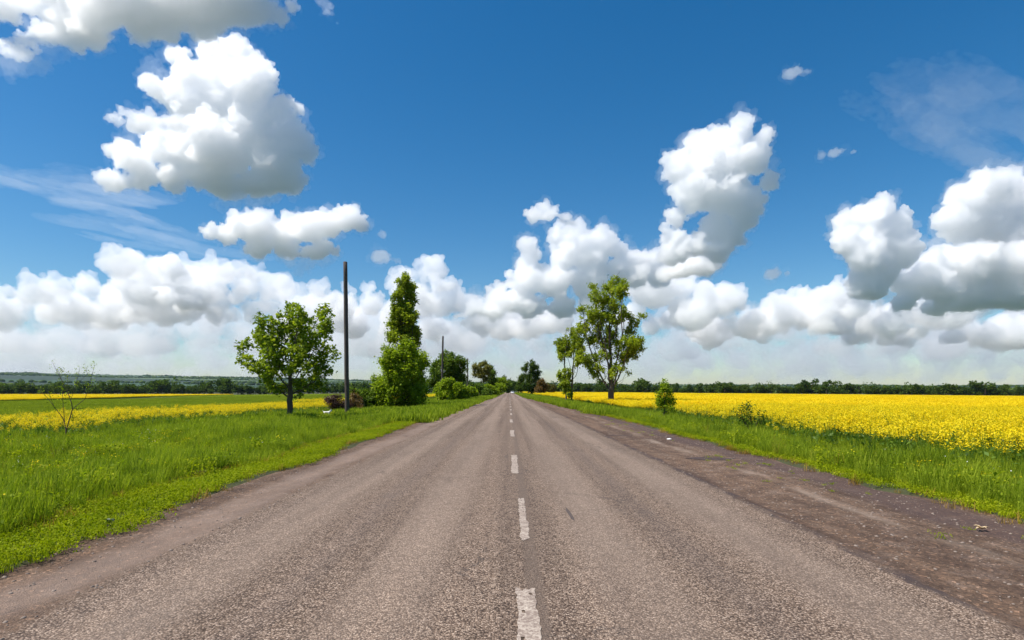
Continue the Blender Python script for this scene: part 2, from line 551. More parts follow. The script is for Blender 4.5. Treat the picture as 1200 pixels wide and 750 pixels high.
def marking(y0, y1, xc, w, seed):
    rng = np.random.default_rng(seed)
    n = max(8, int((y1 - y0) / .05)) if y1 < 40 else 8
    m_ = 7
    V, Fq = [], []
    yy = np.linspace(y0, y1, n)
    jl = np.cumsum(rng.normal(0, .004, n)); jr = np.cumsum(rng.normal(0, .004, n))
    for i, y in enumerate(yy):
        l_ = xc - w / 2 + np.clip(jl[i], -.02, .02) + rng.normal(0, .004); r_ = xc + w / 2 + np.clip(jr[i], -.02, .02) + rng.normal(0, .004)
        for k in range(m_):
            x = l_ + (r_ - l_) * k / (m_ - 1)
            V.append((x, y + (rng.normal(0, .02) if i in (0, n - 1) else 0), road_top(x, y) + .004 + y * 2e-4))
    V = np.array(V)
    for i in range(n - 1):
        for k in range(m_ - 1):
            if y1 < 30 and rng.random() < .04: continue
            a = i * m_ + k
            Fq.append((a, a + 1, a + m_ + 1, a + m_))
    o = link('lane_marking', mesh_np('lane_marking', V, [np.array(Fq)]), M['paint'])
    tag(o, kind='structure', group='worn white dashes along the road centre')


marking(2.4, 4.72, .135, .155, 1)
marking(6.26, 8.68, .165, .085, 2)
marking(11.3, 14.5, .115, .14, 3)
for k in range(30):
    marking(20.4 + 9 * k, 23.6 + 9 * k, .11, .14, 4 + k)


def flat_patch(name, cx, cy_, pts, mat, up=.004, z=None):
    V = [(cx, cy_, 0)] + [(cx + a, cy_ + b, 0) for a, b in pts]
    V = np.array(V, float)
    V[:, 2] = [road_top(v[0], v[1]) + up for v in V]
    n = len(pts)
    Ft = np.array([(0, 1 + i, 1 + (i + 1) % n) for i in range(n)])
    o = link(name, mesh_np(name, V, [Ft]), mat)
    tag(o, kind='structure')
    return o


rng = np.random.default_rng(5)
flat_patch('road_crack', .765, 7.6, [(.012 + .01 * rng.random(), -.42), (.03, -.2), (.022, .05), (.01, .25), (-.01, .42), (-.03, .2), (-.018, -.05), (-.012, -.3)], M['tar'])
pts = [(math.cos(t) * (.75 + .25 * rng.random()) * .62, math.sin(t) * (.55 + .45 * rng.random()) * .42) for t in np.linspace(0, 2 * math.pi, 26)[:-1]]
flat_patch('road_dark_patch', 4.78, 14.2, pts, M['dark_brown'], .008)  # flat dark brown sheet just above the shoulder, no depth of its own
pts = [(math.cos(t) * (.75 + .25 * rng.random()) * .45, math.sin(t) * (.5 + .5 * rng.random()) * .25) for t in np.linspace(0, 2 * math.pi, 22)[:-1]]
flat_patch('road_dark_patch', 3.95, 21.5, pts, M['dark_brown'], .008)  # smaller flat sheet of the same dark brown

# ------------------------------------------------------------------ clouds: closed bodies of scattering droplets, kilometres away
def ico(sub):
    bm = bmesh.new()
    bmesh.ops.create_icosphere(bm, subdivisions=sub, radius=1)
    v = np.array([x.co[:] for x in bm.verts]); f = np.array([[q.index for q in p.verts] for p in bm.faces])
    bm.free()
    return v, f


ICO1, ICO2 = ico(1), ico(2)


def ctex(name, size, depth=2):
    t = bpy.data.textures.get(name)
    if t is None:
        t = bpy.data.textures.new(name, 'CLOUDS')
        t.noise_scale = size; t.noise_depth = depth
    return t


def cloud_body(name, Y, sph, rng, mat, flat, vox, kids, amp, squash, org=None, parent=None, seal=True):
    k = Y / F
    allp, cur = list(sph), sph
    for n in kids:
        nxt = []
        for c, R in cur:
            for j in range(n):
                d = rng.normal(size=3); d /= np.linalg.norm(d); d[2] = d[2] * .8 + .2
                nxt.append((c + d * R * rng.uniform(.72, 1.0), R * rng.uniform(.24, .5)))
        allp += nxt; cur = nxt
    V, Fc, o = [], [], 0
    for c, R in allp:
        I = ICO2 if R > 5 * k else ICO1
        V.append(I[0] * R * np.array([1, 1, squash]) + c); Fc.append(I[1] + o); o += len(I[0])
    V = np.concatenate(V); Fc = np.concatenate(Fc)
    if flat is not None:
        zb = at(0, flat, Y).z
        lo = V[:, 2] < zb
        V[lo, 2] = zb + (V[lo, 2] - zb) * .3
    if org is None: org = V.mean(0)
    ob = link(name, mesh_np(name, V - org, [Fc]))
    if parent is None: ob.location = org
    else: ob.parent = parent
    rm = ob.modifiers.new('remesh', 'REMESH'); rm.mode = 'VOXEL'; rm.voxel_size = k * vox
    for sz, st in ((20, 9), (7, 4.8), (2.9, 2.7)):
        d = ob.modifiers.new('displace', 'DISPLACE')
        d.texture = ctex('billow_%d_%d' % (sz * 10, Y), sz * k); d.strength = st * k * 1.7 * amp; d.mid_level = .5
        d.texture_coords = 'LOCAL'
    rm = ob.modifiers.new('seal', 'REMESH'); rm.mode = 'VOXEL'; rm.voxel_size = k * vox
    dg = bpy.context.evaluated_depsgraph_get()
    me = bpy.data.meshes.new_from_object(ob.evaluated_get(dg))
    ob.modifiers.clear()
    old = ob.data
    ob.data = me
    bpy.data.meshes.remove(old)
    me.name = name
    me.polygons.foreach_set('use_smooth', np.ones(len(me.polygons), dtype=bool))
    me.materials.clear()
    me.materials.append(mat)
    return ob, org


def cloud(name, Y, blobs, mfp, seed, flat=None, vox=.95, amp=1.0, squash=.92, kids=(9, 7, 5), depth=.5, g=.65, fringe=True, soft=6.5):
    """blobs: (px, py, radius px) as seen in the photo; mfp: mean free path of light in the cloud, metres.
    A dense body inside a thin ragged fringe of droplets."""
    rng = np.random.default_rng(seed)
    k = Y / F
    sph = []
    for b in blobs:
        c = np.array(at(b[0], b[1], Y)); c[1] += rng.uniform(-depth, depth) * b[2] * k
        sph.append((c, b[2] * k * (.86 if fringe else .93)))
    ob, org = cloud_body(name, Y, sph, rng, vol_mat(name, 1.0 / mfp, g=g), flat, vox, kids, amp, squash)
    if fringe:
        wisps = []
        for c, R in sph:
            wisps.append((c, R * 1.10))
            for j in range(5):
                d = rng.normal(size=3); d /= np.linalg.norm(d); d[2] *= .6
                wisps.append((c + d * R * rng.uniform(.85, 1.25), R * rng.uniform(.18, .42)))
        cloud_body('fringe', Y, wisps, rng, vol_mat('fringe', 1.0 / (mfp * soft * 2.2), g=g), None, vox * 1.3, (7,), amp * 1.9, squash, org, ob)
    return ob


CG = 'cumulus clouds in the blue sky'
tag(cloud('cloud', 1700, [(8, 8, 26), (30, 4, 18), (12, 74, 20), (40, 66, 20), (62, 52, 22), (82, 22, 34), (112, 42, 22), (125, 12, 36), (165, 2, 38), (160, 34, 20), (205, 6, 38), (245, 4, 38), (285, -2, 34), (235, 36, 16), (200, 44, 14), (310, 8, 18), (330, 18, 9), (345, 8, 10), (150, -40, 70), (250, -50, 60), (60, -40, 50)], 23, 11, flat=46, amp=1.3),
    'broad white cloud with a grey underside cut off by the top left edge', 'cloud', CG)
tag(cloud('cloud', 1750, [(375, 2, 7), (384, 8, 6), (390, 18, 5), (396, 28, 3.5)], 90, 12, amp=1.1),
    'small ragged scrap of cloud at the top, right of the broad grey-bottomed cloud', 'cloud', CG)
tag(cloud('cloud', 3000, [(252, 62, 26), (285, 68, 24), (268, 88, 34), (212, 72, 16), (226, 92, 22), (182, 104, 17), (208, 112, 24), (300, 105, 32), (250, 125, 42), (322, 135, 24), (338, 122, 10), (300, 150, 40), (342, 165, 20), (360, 180, 14), (185, 168, 26), (150, 182, 18), (215, 178, 28), (135, 212, 16), (165, 204, 20), (200, 205, 20), (262, 180, 40), (320, 190, 34), (258, 214, 26), (232, 208, 18), (238, 190, 22), (205, 60, 9), (160, 192, 20), (300, 222, 24), (335, 210, 20), (350, 128, 7)], 23, 13, flat=222, amp=1.25),
    'huge towering white cumulus with grey right flank, upper left of the sky', 'cloud', CG)
tag(cloud('cloud', 2500, [(135, 138, 9), (150, 132, 11), (168, 138, 14), (190, 142, 13), (208, 146, 11), (222, 146, 7), (160, 146, 10)], 31, 14, flat=152, amp=1.2, squash=.7),
    'small dark grey cloud in front of the huge towering cumulus', 'cloud', CG)
tag(cloud('cloud', 3900, [(248, 272, 12), (265, 272, 16), (285, 268, 19), (310, 266, 20), (335, 270, 20), (360, 270, 20), (385, 262, 19), (405, 258, 18), (422, 262, 13), (300, 288, 18), (335, 295, 18), (365, 298, 15), (385, 292, 12), (350, 308, 12), (380, 304, 9)], 23, 15, flat=296, amp=1.2),
    'long puffy flat based cloud beneath the huge cumulus, above the bare pole', 'cloud', CG)
tag(cloud('cloud', 4100, [(446, 302, 6), (456, 303, 7), (466, 307, 6), (449, 274, 4)], 100, 16, amp=1.1),
    'tiny white puff just right of the top of the tall pole', 'cloud', CG)
tag(cloud('cloud', 4600, [(848, 160, 20), (868, 155, 15), (820, 168, 17), (895, 162, 12), (795, 198, 22), (822, 200, 30), (855, 190, 32), (884, 186, 22), (900, 214, 12), (810, 228, 26), (848, 232, 30), (880, 236, 20), (870, 256, 20), (795, 256, 14), (786, 280, 15), (800, 284, 12), (838, 268, 22), (860, 280, 14), (815, 292, 17), (838, 294, 15), (798, 298, 14), (782, 298, 14)], 27, 17, flat=308, amp=1.25),
    'tall bright cumulus tower standing right of the road, above the poplar', 'cloud', CG)
tag(cloud('cloud', 5200, [(812, 308, 20), (828, 306, 16), (800, 312, 15), (822, 318, 14), (785, 318, 14)], 27, 18, flat=325, amp=1.1),
    'round bright puff of cloud at the foot of the tall cumulus tower', 'cloud', CG)
tag(cloud('cloud', 5200, [(622, 250, 10), (634, 244, 11), (648, 250, 10), (660, 258, 9), (668, 266, 8)], 34, 19, amp=1.1, flat=262),
    'small detached puff of cloud above the heaped clouds near the road end', 'cloud', CG)
tag(cloud('cloud', 5800, [(672, 282, 20), (655, 275, 12), (700, 286, 20), (720, 292, 14), (690, 305, 26), (660, 305, 18), (620, 292, 12), (622, 310, 15), (615, 330, 20), (650, 330, 24), (690, 332, 26), (725, 315, 18), (750, 305, 16), (770, 305, 14), (740, 325, 18), (772, 322, 16), (585, 348, 18), (600, 356, 16), (560, 366, 16), (575, 372, 16), (545, 378, 12), (620, 360, 20), (660, 360, 20), (700, 356, 20)], 34, 20, flat=366, amp=1.3),
    'heaped cumulus stepping down leftwards to the end of the road', 'cloud', CG)
tag(cloud('cloud', 6200, [(1002, 258, 20), (1030, 250, 18), (1052, 262, 17), (990, 285, 18), (1015, 280, 28), (1045, 285, 28), (1060, 300, 16), (1010, 305, 24), (1035, 315, 26), (1020, 335, 24)], 27, 21, flat=345, amp=1.2),
    'domed white cumulus left of the biggest one above the right hand field', 'cloud', CG)
tag(cloud('cloud', 6500, [(1130, 235, 22), (1115, 258, 20), (1150, 222, 22), (1180, 222, 24), (1210, 222, 26), (1240, 240, 40), (1150, 260, 36), (1190, 265, 40), (1085, 315, 22), (1110, 310, 26), (1065, 330, 20), (1095, 340, 24), (1140, 310, 36), (1185, 310, 38), (1220, 310, 40), (1135, 350, 24), (1180, 345, 28), (1215, 345, 28), (1060, 352, 16), (1100, 360, 14)], 27, 22, flat=360, amp=1.25),
    'biggest bright cumulus, cut off by the right edge above the yellow field', 'cloud', CG)
for spec, lab in ((((928, 84, 6), (936, 82, 7), (944, 86, 6)), 'tiny round lone puff of cloud high in clear blue at upper right'),
                  (((962, 181, 3.5), (978, 178, 4.5), (988, 176, 6), (999, 179, 5)), 'tiny flat sliver of cloud below the lone round puff'),
                  (((904, 321, 5), (912, 318, 6), (922, 321, 5)), 'tiny faint puff right of the foot of the tall cumulus tower')):
    tag(cloud('cloud', 5000, list(spec), 110, 30 + len(lab), amp=1.0, squash=.6), lab, 'cloud', CG)


def bank(Y, spans, mfp, seed, flat):
    """A mass of small distant heaps: spans = (x0, x1, y top, y base, radius)."""
    rng = np.random.default_rng(seed)
    bl = []
    for x0, x1, yt, yb, r in spans:
        n = int((x1 - x0) * (yb - yt + r) / (r * r * 1.15))
        for _ in range(max(n, 3)):
            x = rng.uniform(x0, x1)
            top = yt + 44 * (vnoise(np.array([x / 46.]), np.array([seed * 1.7]), seed)[0] - .5)
            y = top + (yb - top) * rng.random() ** .8
            rr = r * float(np.exp(rng.normal(-.12, .38)))
            bl.append((x, max(y, top + rr * .7), rr))
    o = cloud('cloud_bank', Y, bl, mfp, seed, flat=flat, vox=1.4, kids=(7, 5), amp=1.2, depth=3.0, squash=.8, g=.3, fringe=False)
    tag(o, kind='stuff')
    return o


bank(9500, [(-60, 150, 326, 376, 15), (150, 250, 316, 376, 15), (240, 345, 322, 384, 16), (340, 410, 330, 384, 15)], 240, 41, 390)
bank(9000, [(190, 230, 303, 362, 12)], 90, 42, 374)
bank(9500, [(405, 510, 328, 384, 14), (505, 560, 350, 384, 12), (560, 660, 360, 392, 13)], 170, 43, 396)
bank(9500, [(730, 800, 334, 380, 15), (795, 860, 328, 376, 14), (850, 910, 356, 388, 13), (905, 965, 348, 386, 13), (950, 1020, 336, 384, 15), (1000, 1240, 358, 394, 15)], 140, 44, 400)
bank(12000, [(-60, 260, 356, 410, 15), (260, 520, 362, 408, 14), (520, 760, 366, 408, 14), (760, 1000, 370, 410, 13), (1000, 1240, 368, 412, 14)], 750, 45, 416)
bank(17000, [(-60, 260, 384, 428, 14), (260, 520, 386, 428, 13), (520, 760, 390, 428, 13), (760, 1000, 388, 430, 12), (1000, 1240, 388, 430, 13)], 1700, 46, 438)
bank(19500, [(-80, 400, 414, 444, 10), (400, 800, 416, 446, 10), (800, 1280, 416, 446, 10)], 2200, 48, 452)


def veil(Y, p0, p1, spread, n, mfp, seed):
    """A streak of ice cloud: many thin slanting fibres."""
    rng = np.random.default_rng(seed)
    k = Y / F
    V, Fc, o = [], [], 0
    full = np.array([p1[0] - p0[0], p1[1] - p0[1]], float); L = np.linalg.norm(full); full /= L
    side = np.array([-full[1], full[0]])
    for i in range(n):
        u = rng.beta(2.2, 1.4)
        c2 = np.array(p0) + full * L * u + side * rng.normal(0, spread) * (.35 + u)
        an = math.atan2(-full[1], full[0]) + rng.normal(0, .07)
        ln = L * rng.uniform(.10, .30); th = rng.uniform(1.1, 3.4)
        c = np.array(at(c2[0], c2[1], Y)) + np.array([0, rng.uniform(-60, 60) * k, 0])
        s_ = ICO2[0] * np.array([ln * k, rng.uniform(15, 40) * k, th * k])
        rot = np.array([[math.cos(an), 0, math.sin(an)], [0, 1, 0], [-math.sin(an), 0, math.cos(an)]])
        V.append(s_ @ rot + c); Fc.append(ICO2[1] + o); o += len(ICO2[0])
    V = np.concatenate(V); org = V.mean(0)
    ob = link('cloud_streak', mesh_np('cloud_streak', V - org, [np.concatenate(Fc)]), loc=org)
    rm = ob.modifiers.new('remesh', 'REMESH'); rm.mode = 'VOXEL'; rm.voxel_size = k * .75
    d = ob.modifiers.new('displace', 'DISPLACE'); d.texture = ctex('veil_%d' % seed, k * 9); d.strength = k * 3.5; d.texture_coords = 'LOCAL'
    rm = ob.modifiers.new('seal', 'REMESH'); rm.mode = 'VOXEL'; rm.voxel_size = k * .75
    dg = bpy.context.evaluated_depsgraph_get()
    me = bpy.data.meshes.new_from_object(ob.evaluated_get(dg))
    ob.modifiers.clear(); ob.data = me
    me.polygons.foreach_set('use_smooth', np.ones(len(me.polygons), dtype=bool))
    me.materials.clear(); me.materials.append(vol_mat('cloud_streak', 1 / mfp, g=.4))
    return ob


tag(veil(8000, (1015, 82), (1230, 195), 5.5, 50, 1500, 1), 'faint slanting streak of thin cloud in the upper right corner', 'cloud')
tag(veil(8000, (-60, 210), (170, 238), 7, 40, 2600, 2), 'thin flat veil of cloud left of the huge towering cumulus', 'cloud')
tag(veil(9000, (60, 262), (260, 292), 5, 22, 4200, 3), 'long faint thread of cloud above the low clouds on the left', 'cloud')

# ------------------------------------------------------------------ air: even haze round the whole landscape
HZ = (-14500.0, 14500.0, -2000.0, 13500.0, -40.0, 300.0)
bm = bmesh.new()
bmesh.ops.create_cube(bm, size=1)
for v in bm.verts:
    v.co = ((HZ[0] + HZ[1]) / 2 + v.co.x * (HZ[1] - HZ[0]), (HZ[2] + HZ[3]) / 2 + v.co.y * (HZ[3] - HZ[2]), (HZ[4] + HZ[5]) / 2 + v.co.z * (HZ[5] - HZ[4]))
me = bpy.data.meshes.new('haze'); bm.to_mesh(me); bm.free()
tag(link('haze', me, vol_mat('haze', 1.6e-5, (.62, .84, 1.0))), kind='stuff')
print('clouds', round(time.time() - T0, 1))

# ------------------------------------------------------------------ scattered plants (one object per uncountable mass)
def src_col(name, objs):
    c = bpy.data.collections.new(name)
    for o in objs: c.objects.link(o)
    return c


def src(name, me, mats):
    o = bpy.data.objects.new(name, me)
    for m in mats: me.materials.append(m)
    return o


def scatter(name, P, rot, scl, idx, col):
    """One object: points that carry instances of the plants in col."""
    me = bpy.data.meshes.new(name)
    n = len(P)
    me.vertices.add(n)
    me.vertices.foreach_set('co', np.asarray(P, np.float32).ravel())
    a = me.attributes.new('rot', 'FLOAT_VECTOR', 'POINT'); a.data.foreach_set('vector', np.asarray(rot, np.float32).ravel())
    a = me.attributes.new('scl', 'FLOAT_VECTOR', 'POINT'); a.data.foreach_set('vector', np.asarray(scl, np.float32).ravel())
    a = me.attributes.new('pick', 'INT', 'POINT'); a.data.foreach_set('value', np.asarray(idx, np.int32))
    o = link(name, me)
    g = bpy.data.node_groups.new(name, 'GeometryNodeTree')
    g.interface.new_socket('Geometry', in_out='INPUT', socket_type='NodeSocketGeometry')
    g.interface.new_socket('Geometry', in_out='OUTPUT', socket_type='NodeSocketGeometry')
    gi, go = g.nodes.new('NodeGroupInput'), g.nodes.new('NodeGroupOutput')
    ci = g.nodes.new('GeometryNodeCollectionInfo')
    ci.inputs['Collection'].default_value = col
    ci.inputs['Separate Children'].default_value = True
    ci.inputs['Reset Children'].default_value = True
    ip = g.nodes.new('GeometryNodeInstanceOnPoints')
    ip.inputs['Pick Instance'].default_value = True

    def attr(nm, t):
        q = g.nodes.new('GeometryNodeInputNamedAttribute'); q.data_type = t; q.inputs['Name'].default_value = nm
        return q.outputs['Attribute']
    g.links.new(gi.outputs[0], ip.inputs['Points'])
    g.links.new(ci.outputs[0], ip.inputs['Instance'])
    g.links.new(attr('pick', 'INT'), ip.inputs['Instance Index'])
    g.links.new(attr('rot', 'FLOAT_VECTOR'), ip.inputs['Rotation'])
    g.links.new(attr('scl', 'FLOAT_VECTOR'), ip.inputs['Scale'])
    g.links.new(ip.outputs[0], go.inputs[0])
    md = o.modifiers.new('scatter', 'NODES'); md.node_group = g
    tag(o, kind='stuff')
    return o


def blades(rng, n, spread, h0, h1, wid, bend=.5):
    """n grass blades as bent tapering strips: V, F, rnd."""
    a = rng.uniform(0, 2 * np.pi, n); r = spread * np.sqrt(rng.random(n))
    bx, by = r * np.cos(a), r * np.sin(a)
    H = rng.uniform(h0, h1, n); d = rng.uniform(0, 2 * np.pi, n); B = H * bend * rng.uniform(.1, 1, n)
    w = wid * rng.uniform(.6, 1.3, n)
    V = np.zeros((n, 7, 3))
    for i, (t, ww) in enumerate(((0, 1), (.35, .9), (.72, .6), (1.0, 0))):
        cx = bx + np.cos(d) * B * t * t; cyy = by + np.sin(d) * B * t * t; cz = H * t * (1 - .25 * t * B / np.maximum(H, .01))
        px, py = -np.sin(d) * w * ww / 2, np.cos(d) * w * ww / 2
        if i < 3:
            V[:, i * 2] = np.stack([cx - px, cyy - py, cz], -1); V[:, i * 2 + 1] = np.stack([cx + px, cyy + py, cz], -1)
        else:
            V[:, 6] = np.stack([cx, cyy, cz], -1)
    o = (np.arange(n) * 7)[:, None]
    Q = np.concatenate([o + np.array([0, 1, 3, 2]), o + np.array([2, 3, 5, 4])])
    Tt = o + np.array([4, 5, 6])
    return V.reshape(-1, 3), Q, Tt, np.repeat(rng.random(n), 7)


def quads(rng, C, size, up=.4, aspect=.7):
    """Small leaf or petal faces at centres C, facing at random with a lean upward."""
    n = len(C)
    nn = rng.normal(size=(n, 3)); nn[:, 2] += up * 2; nn /= np.linalg.norm(nn, axis=1)[:, None]
    t = rng.normal(size=(n, 3)); t -= (t * nn).sum(1)[:, None] * nn; t /= np.linalg.norm(t, axis=1)[:, None]
    b = np.cross(nn, t)
    s = (size * rng.uniform(.65, 1.3, n))[:, None] if np.isscalar(size) else (size * rng.uniform(.65, 1.3, n))[:, None]
    V = np.stack([C - t * s / 2, C + b * s * aspect / 2 + nn * s * .08, C + t * s / 2, C - b * s * aspect / 2 + nn * s * .08], 1)
    o = (np.arange(n) * 4)[:, None]
    return V.reshape(-1, 3), o + np.array([0, 1, 2, 3])


def tuft(name, seed, n, spread, h0, h1, wid, mat, bend=.5):
    V, Q, Tt, r = blades(np.random.default_rng(seed), n, spread, h0, h1, wid, bend)
    return src(name, mesh_np(name, V, [Q, Tt], r), [mat])


def combine(parts):
    """[(V, [faces], rnd, material index)] to one mesh with material indices."""
    Vs, rs, by = [], [], []
    o = 0
    for V, fl, r, mi in parts:
        Vs.append(V); rs.append(r)
        for f in fl: by.append((f + o, mi))
        o += len(V)
    me = mesh_np('plant', np.concatenate(Vs), [f for f, _ in by], np.concatenate(rs))
    mi = np.concatenate([np.full(len(f), m_) for f, m_ in by]).astype(np.int32)
    if len(mi) == len(me.polygons):
        me.polygons.foreach_set('material_index', mi)
    return me


def herb(name, seed, h, mats, nflower=0, leaf=.06, nleaf=40, wide=.16):
    """A leafy weed: stems, small leaves, maybe flower dots on top."""
    rng = np.random.default_rng(seed)
    V, Q, Tt, r = blades(rng, 6, wide * .4, h * .8, h, .012, .4)
    C = np.stack([rng.normal(0, wide * .6, nleaf), rng.normal(0, wide * .6, nleaf), h * rng.uniform(.1, .95, nleaf)], -1)
    Lv, Lf = quads(rng, C, leaf, .5)
    parts = [(V, [Q, Tt], r, 0), (Lv, [Lf], np.repeat(rng.random(nleaf), 4), 0)]
    if nflower:
        C = np.stack([rng.normal(0, wide * .6, nflower), rng.normal(0, wide * .6, nflower), h * rng.uniform(.85, 1.1, nflower)], -1)
        Fv, Ff = quads(rng, C, .028, .8, 1)
        parts.append((Fv, [Ff], np.repeat(rng.random(nflower), 4), 1))
    return src(name, combine(parts), mats)


def rape_plant(rng, h, full=True, density=1.0):
    nb = rng.integers(4, 7)
    parts = []
    V, Q, Tt, r = blades(rng, 3 if full else 1, .03, h * .8, h * .95, .014, .2)
    parts.append((V, [Q, Tt], r * .6, 0))
    heads = np.stack([rng.normal(0, .11, nb), rng.normal(0, .11, nb), h * rng.uniform(.84, 1.03, nb)], -1)
    if full:
        for hd in heads:   # side stems
            a = np.array([hd[0] * .15, hd[1] * .15, h * .45]); s = .006
            parts.append((np.array([a - [s, 0, 0], a + [s, 0, 0], hd + [s * .6, 0, 0], hd - [s * .6, 0, 0]]), [np.array([[0, 1, 2, 3]])], np.full(4, .5), 0))
        nl = 10
        C = np.stack([rng.normal(0, .10, nl), rng.normal(0, .10, nl), h * rng.uniform(.12, .75, nl)], -1)
        Lv, Lf = quads(rng, C, .13, .5, .45)
        parts.append((Lv, [Lf], np.repeat(rng.random(nl), 4), 0))
    nf = int((14 if full else 5) * density)
    C = np.concatenate([hd + rng.normal(0, 1, (nf, 3)) * np.array([.035, .035, .05]) for hd in heads])
    Fv, Ff = quads(rng, C, .034 if full else .062, .6, 1)
    parts.append((Fv, [Ff], np.repeat(rng.random(len(C)), 4), 1))
    return parts


def shift(parts, dx, dy, dz=0):
    return [(V + np.array([dx, dy, dz]), f, r, m_) for V, f, r, m_ in parts]


RAPE = src_col('rape_plants', [src('rape_plant_%d' % i, combine(rape_plant(np.random.default_rng(60 + i), 1.0)), [M['rape_green'], M['petal']]) for i in range(6)])


def rape_patch(i, size, n):
    rng = np.random.default_rng(80 + i)
    ps = []
    for _ in range(n):
        x, y = rng.uniform(-size / 2, size / 2, 2)
        ps += shift(rape_plant(rng, rng.uniform(.88, 1.1), False, 1.5), x, y)
    return src('rape_patch_%d' % i, combine(ps), [M['rape_green'], M['petal']])


RPATCH = src_col('rape_patches', [rape_patch(i, 2.0, 60) for i in range(4)])
RPATCH_FAR = src_col('rape_patches_far', [rape_patch(10 + i, 4.0, 150) for i in range(3)])
TALL = src_col('tall_grass', [tuft('tall_tuft_%d' % i, 100 + i, 44, .14, .20, .54, .0075, M['grass'], .5) for i in range(6)] +
               [herb('weed_%d' % i, 120 + i, .36, [M['grass']], 0, .045, 60) for i in range(1)])
FLOWERY = src_col('flower_weeds', [herb('flower_weed_%d' % i, 130 + i, .42, [M['grass'], M['petal']], 14) for i in range(2)] +
                  [herb('white_weed', 134, .5, [M['grass'], M['petal_white']], 3)])
LOW = src_col('low_grass', [tuft('low_tuft_%d' % i, 140 + i, 40, .12, .03, .10, .007, M['grass_low'], .8) for i in range(2)] +
              [herb('low_herb_%d' % i, 146 + i, .07, [M['grass_low']], 0, .026, 60, .12) for i in range(4)])
LIME = src_col('lime_weeds', [herb('lime_weed_%d' % i, 160 + i, .42, [M['grass_low']], 0, .05, 90, .13) for i in range(3)] + [tuft('straw_tuft', 165, 14, .1, .35, .65, .005, M['grass_dry'], .4)])
DRY = src_col('dry_grass', [tuft('dry_tuft_%d' % i, 150 + i, 26, .12, .04, .2, .008, M['grass_dry'], .8) for i in range(3)])


def patch_grass(i, size, n, h0, h1, mat):
    rng = np.random.default_rng(170 + i)
    V, Q, Tt, r = blades(rng, n, size * .6, h0, h1, .035, .5)
    return src('grass_patch_%d' % i, mesh_np('grass_patch', V, [Q, Tt], r), [mat])


GPATCH = src_col('grass_patches', [patch_grass(i, 1.2, 130, .18, .5, M['grass']) for i in range(4)])
CROP = src_col('crop_patches', [patch_grass(10 + i, 2.6, 260, .3, .5, M['crop']) for i in range(4)])


def poisson(rng, x0, x1, y0, y1, dens, fov=True):
    n = int((x1 - x0) * (y1 - y0) * dens)
    x = rng.uniform(x0, x1, n); y = rng.uniform(y0, y1, n)
    if fov:
        k = np.abs(x) < .93 * y + 4
        x, y = x[k], y[k]
    return x, y


def place(name, x, y, s0, s1, col, seed, zoff=-.01, sz=None, tilt=.12):
    rng = np.random.default_rng(seed)
    n = len(x)
    P = np.stack([x, y, gz(x, y) + zoff], -1)
    rot = np.stack([rng.normal(0, tilt, n), rng.normal(0, tilt, n), rng.uniform(0, 6.283, n)], -1)
    s = rng.uniform(s0, s1, n) if np.isscalar(s0) else s0 * rng.uniform(.8, 1.2, n)
    S = np.stack([s, s, s if sz is None else s * sz], -1)
    return scatter(name, P, rot, S, rng.integers(0, len(col.objects), n), col)


rng = np.random.default_rng(99)


def edge_wob(y, seed):
    return (vnoise(y * .45, y * 0, seed) - .5) * .5 + (vnoise(y * 1.9, y * 0, seed + 1) - .5) * .22


def fade(y):
    """Shoulders narrow a little with distance."""
    return sstep((y - 20) / 120)


# left verge: low bright strip along the dirt, a dry line, then tall grass to the rape strip
x, y = poisson(rng, -7.2, -4.2, 3, 45, 120)
d = (EDGE_L + edge_wob(y, 31) + .55 * fade(y)) - x
k = (d > 0) & (d < 1.25 + .3 * vnoise(y * .8, y * 0, 33)) & (rng.random(len(x)) < .25 + .9 * sstep(d / .3))
place('grass_strip', x[k], y[k], .7, 1.2, LOW, 1, zoff=.02)
x, y = poisson(rng, -7.0, -4.4, 4, 45, 26)
d = EDGE_L + edge_wob(y, 31) + .55 * fade(y) - x
k = (np.abs(d - 1.12 - .12 * sstep(y / 10)) < .26) & (vnoise(y * .35, y * 0, 35) > .22)
k |= (np.abs(d) < .1) & (rng.random(len(x)) < .4)
place('dry_grass', x[k], y[k], .6, 1.1, DRY, 2)
x, y = poisson(rng, -34, -4.6, 3, 32, 34)
d = EDGE_L + edge_wob(y, 31) - x
hh = .35 + .75 * vnoise(x * .5, y * .5, 37) + .65 * vnoise(x * 1.7, y * 1.7, 38)
k = (d > 1.1 + .25 * vnoise(y * 1.2, x, 39)) & (x > -19.5)
place('grass', x[k], y[k], hh[k] * (.7 + .3 * sstep((d[k] - 1.1) / 1.2)), 1, TALL, 3)
x, y = poisson(rng, -40, -4.4, 30, 110, 5.5)
k = (EDGE_L + .5 + edge_wob(y, 31) - x > .2) & (x > -19)
low_ = np.where((np.abs(x + .3057 * y) < 1.1) & (y > 31) & (y < 47), .32, 1.0)
place('grass', x[k], y[k], .8, 1.25, GPATCH, 4, sz=low_[k])
x, y = poisson(rng, -14, -4.0, 108, 420, 1.6)
k = EDGE_L + .7 + edge_wob(y, 31) - x > .1
place('grass', x[k], y[k], .9, 1.4, GPATCH, 5)
x, y = poisson(rng, -18, -5.8, 4, 45, 1.3)
k = vnoise(x * .4, y * .4, 41) > .58
place('wildflowers', x[k], y[k], .7, 1.1, FLOWERY, 6)
x, y = poisson(rng, -19, -5.8, 4, 40, 3.5)
k = vnoise(x * .7, y * .7, 43) > .5
place('broad_weeds', x[k], y[k], .7, 1.2, LIME, 26)
x, y = poisson(rng, 6.6, 11, 6, 40, 3.5)
k = vnoise(x * .7, y * .7, 44) > .5
place('broad_weeds', x[k], y[k], .7, 1.2, LIME, 27)

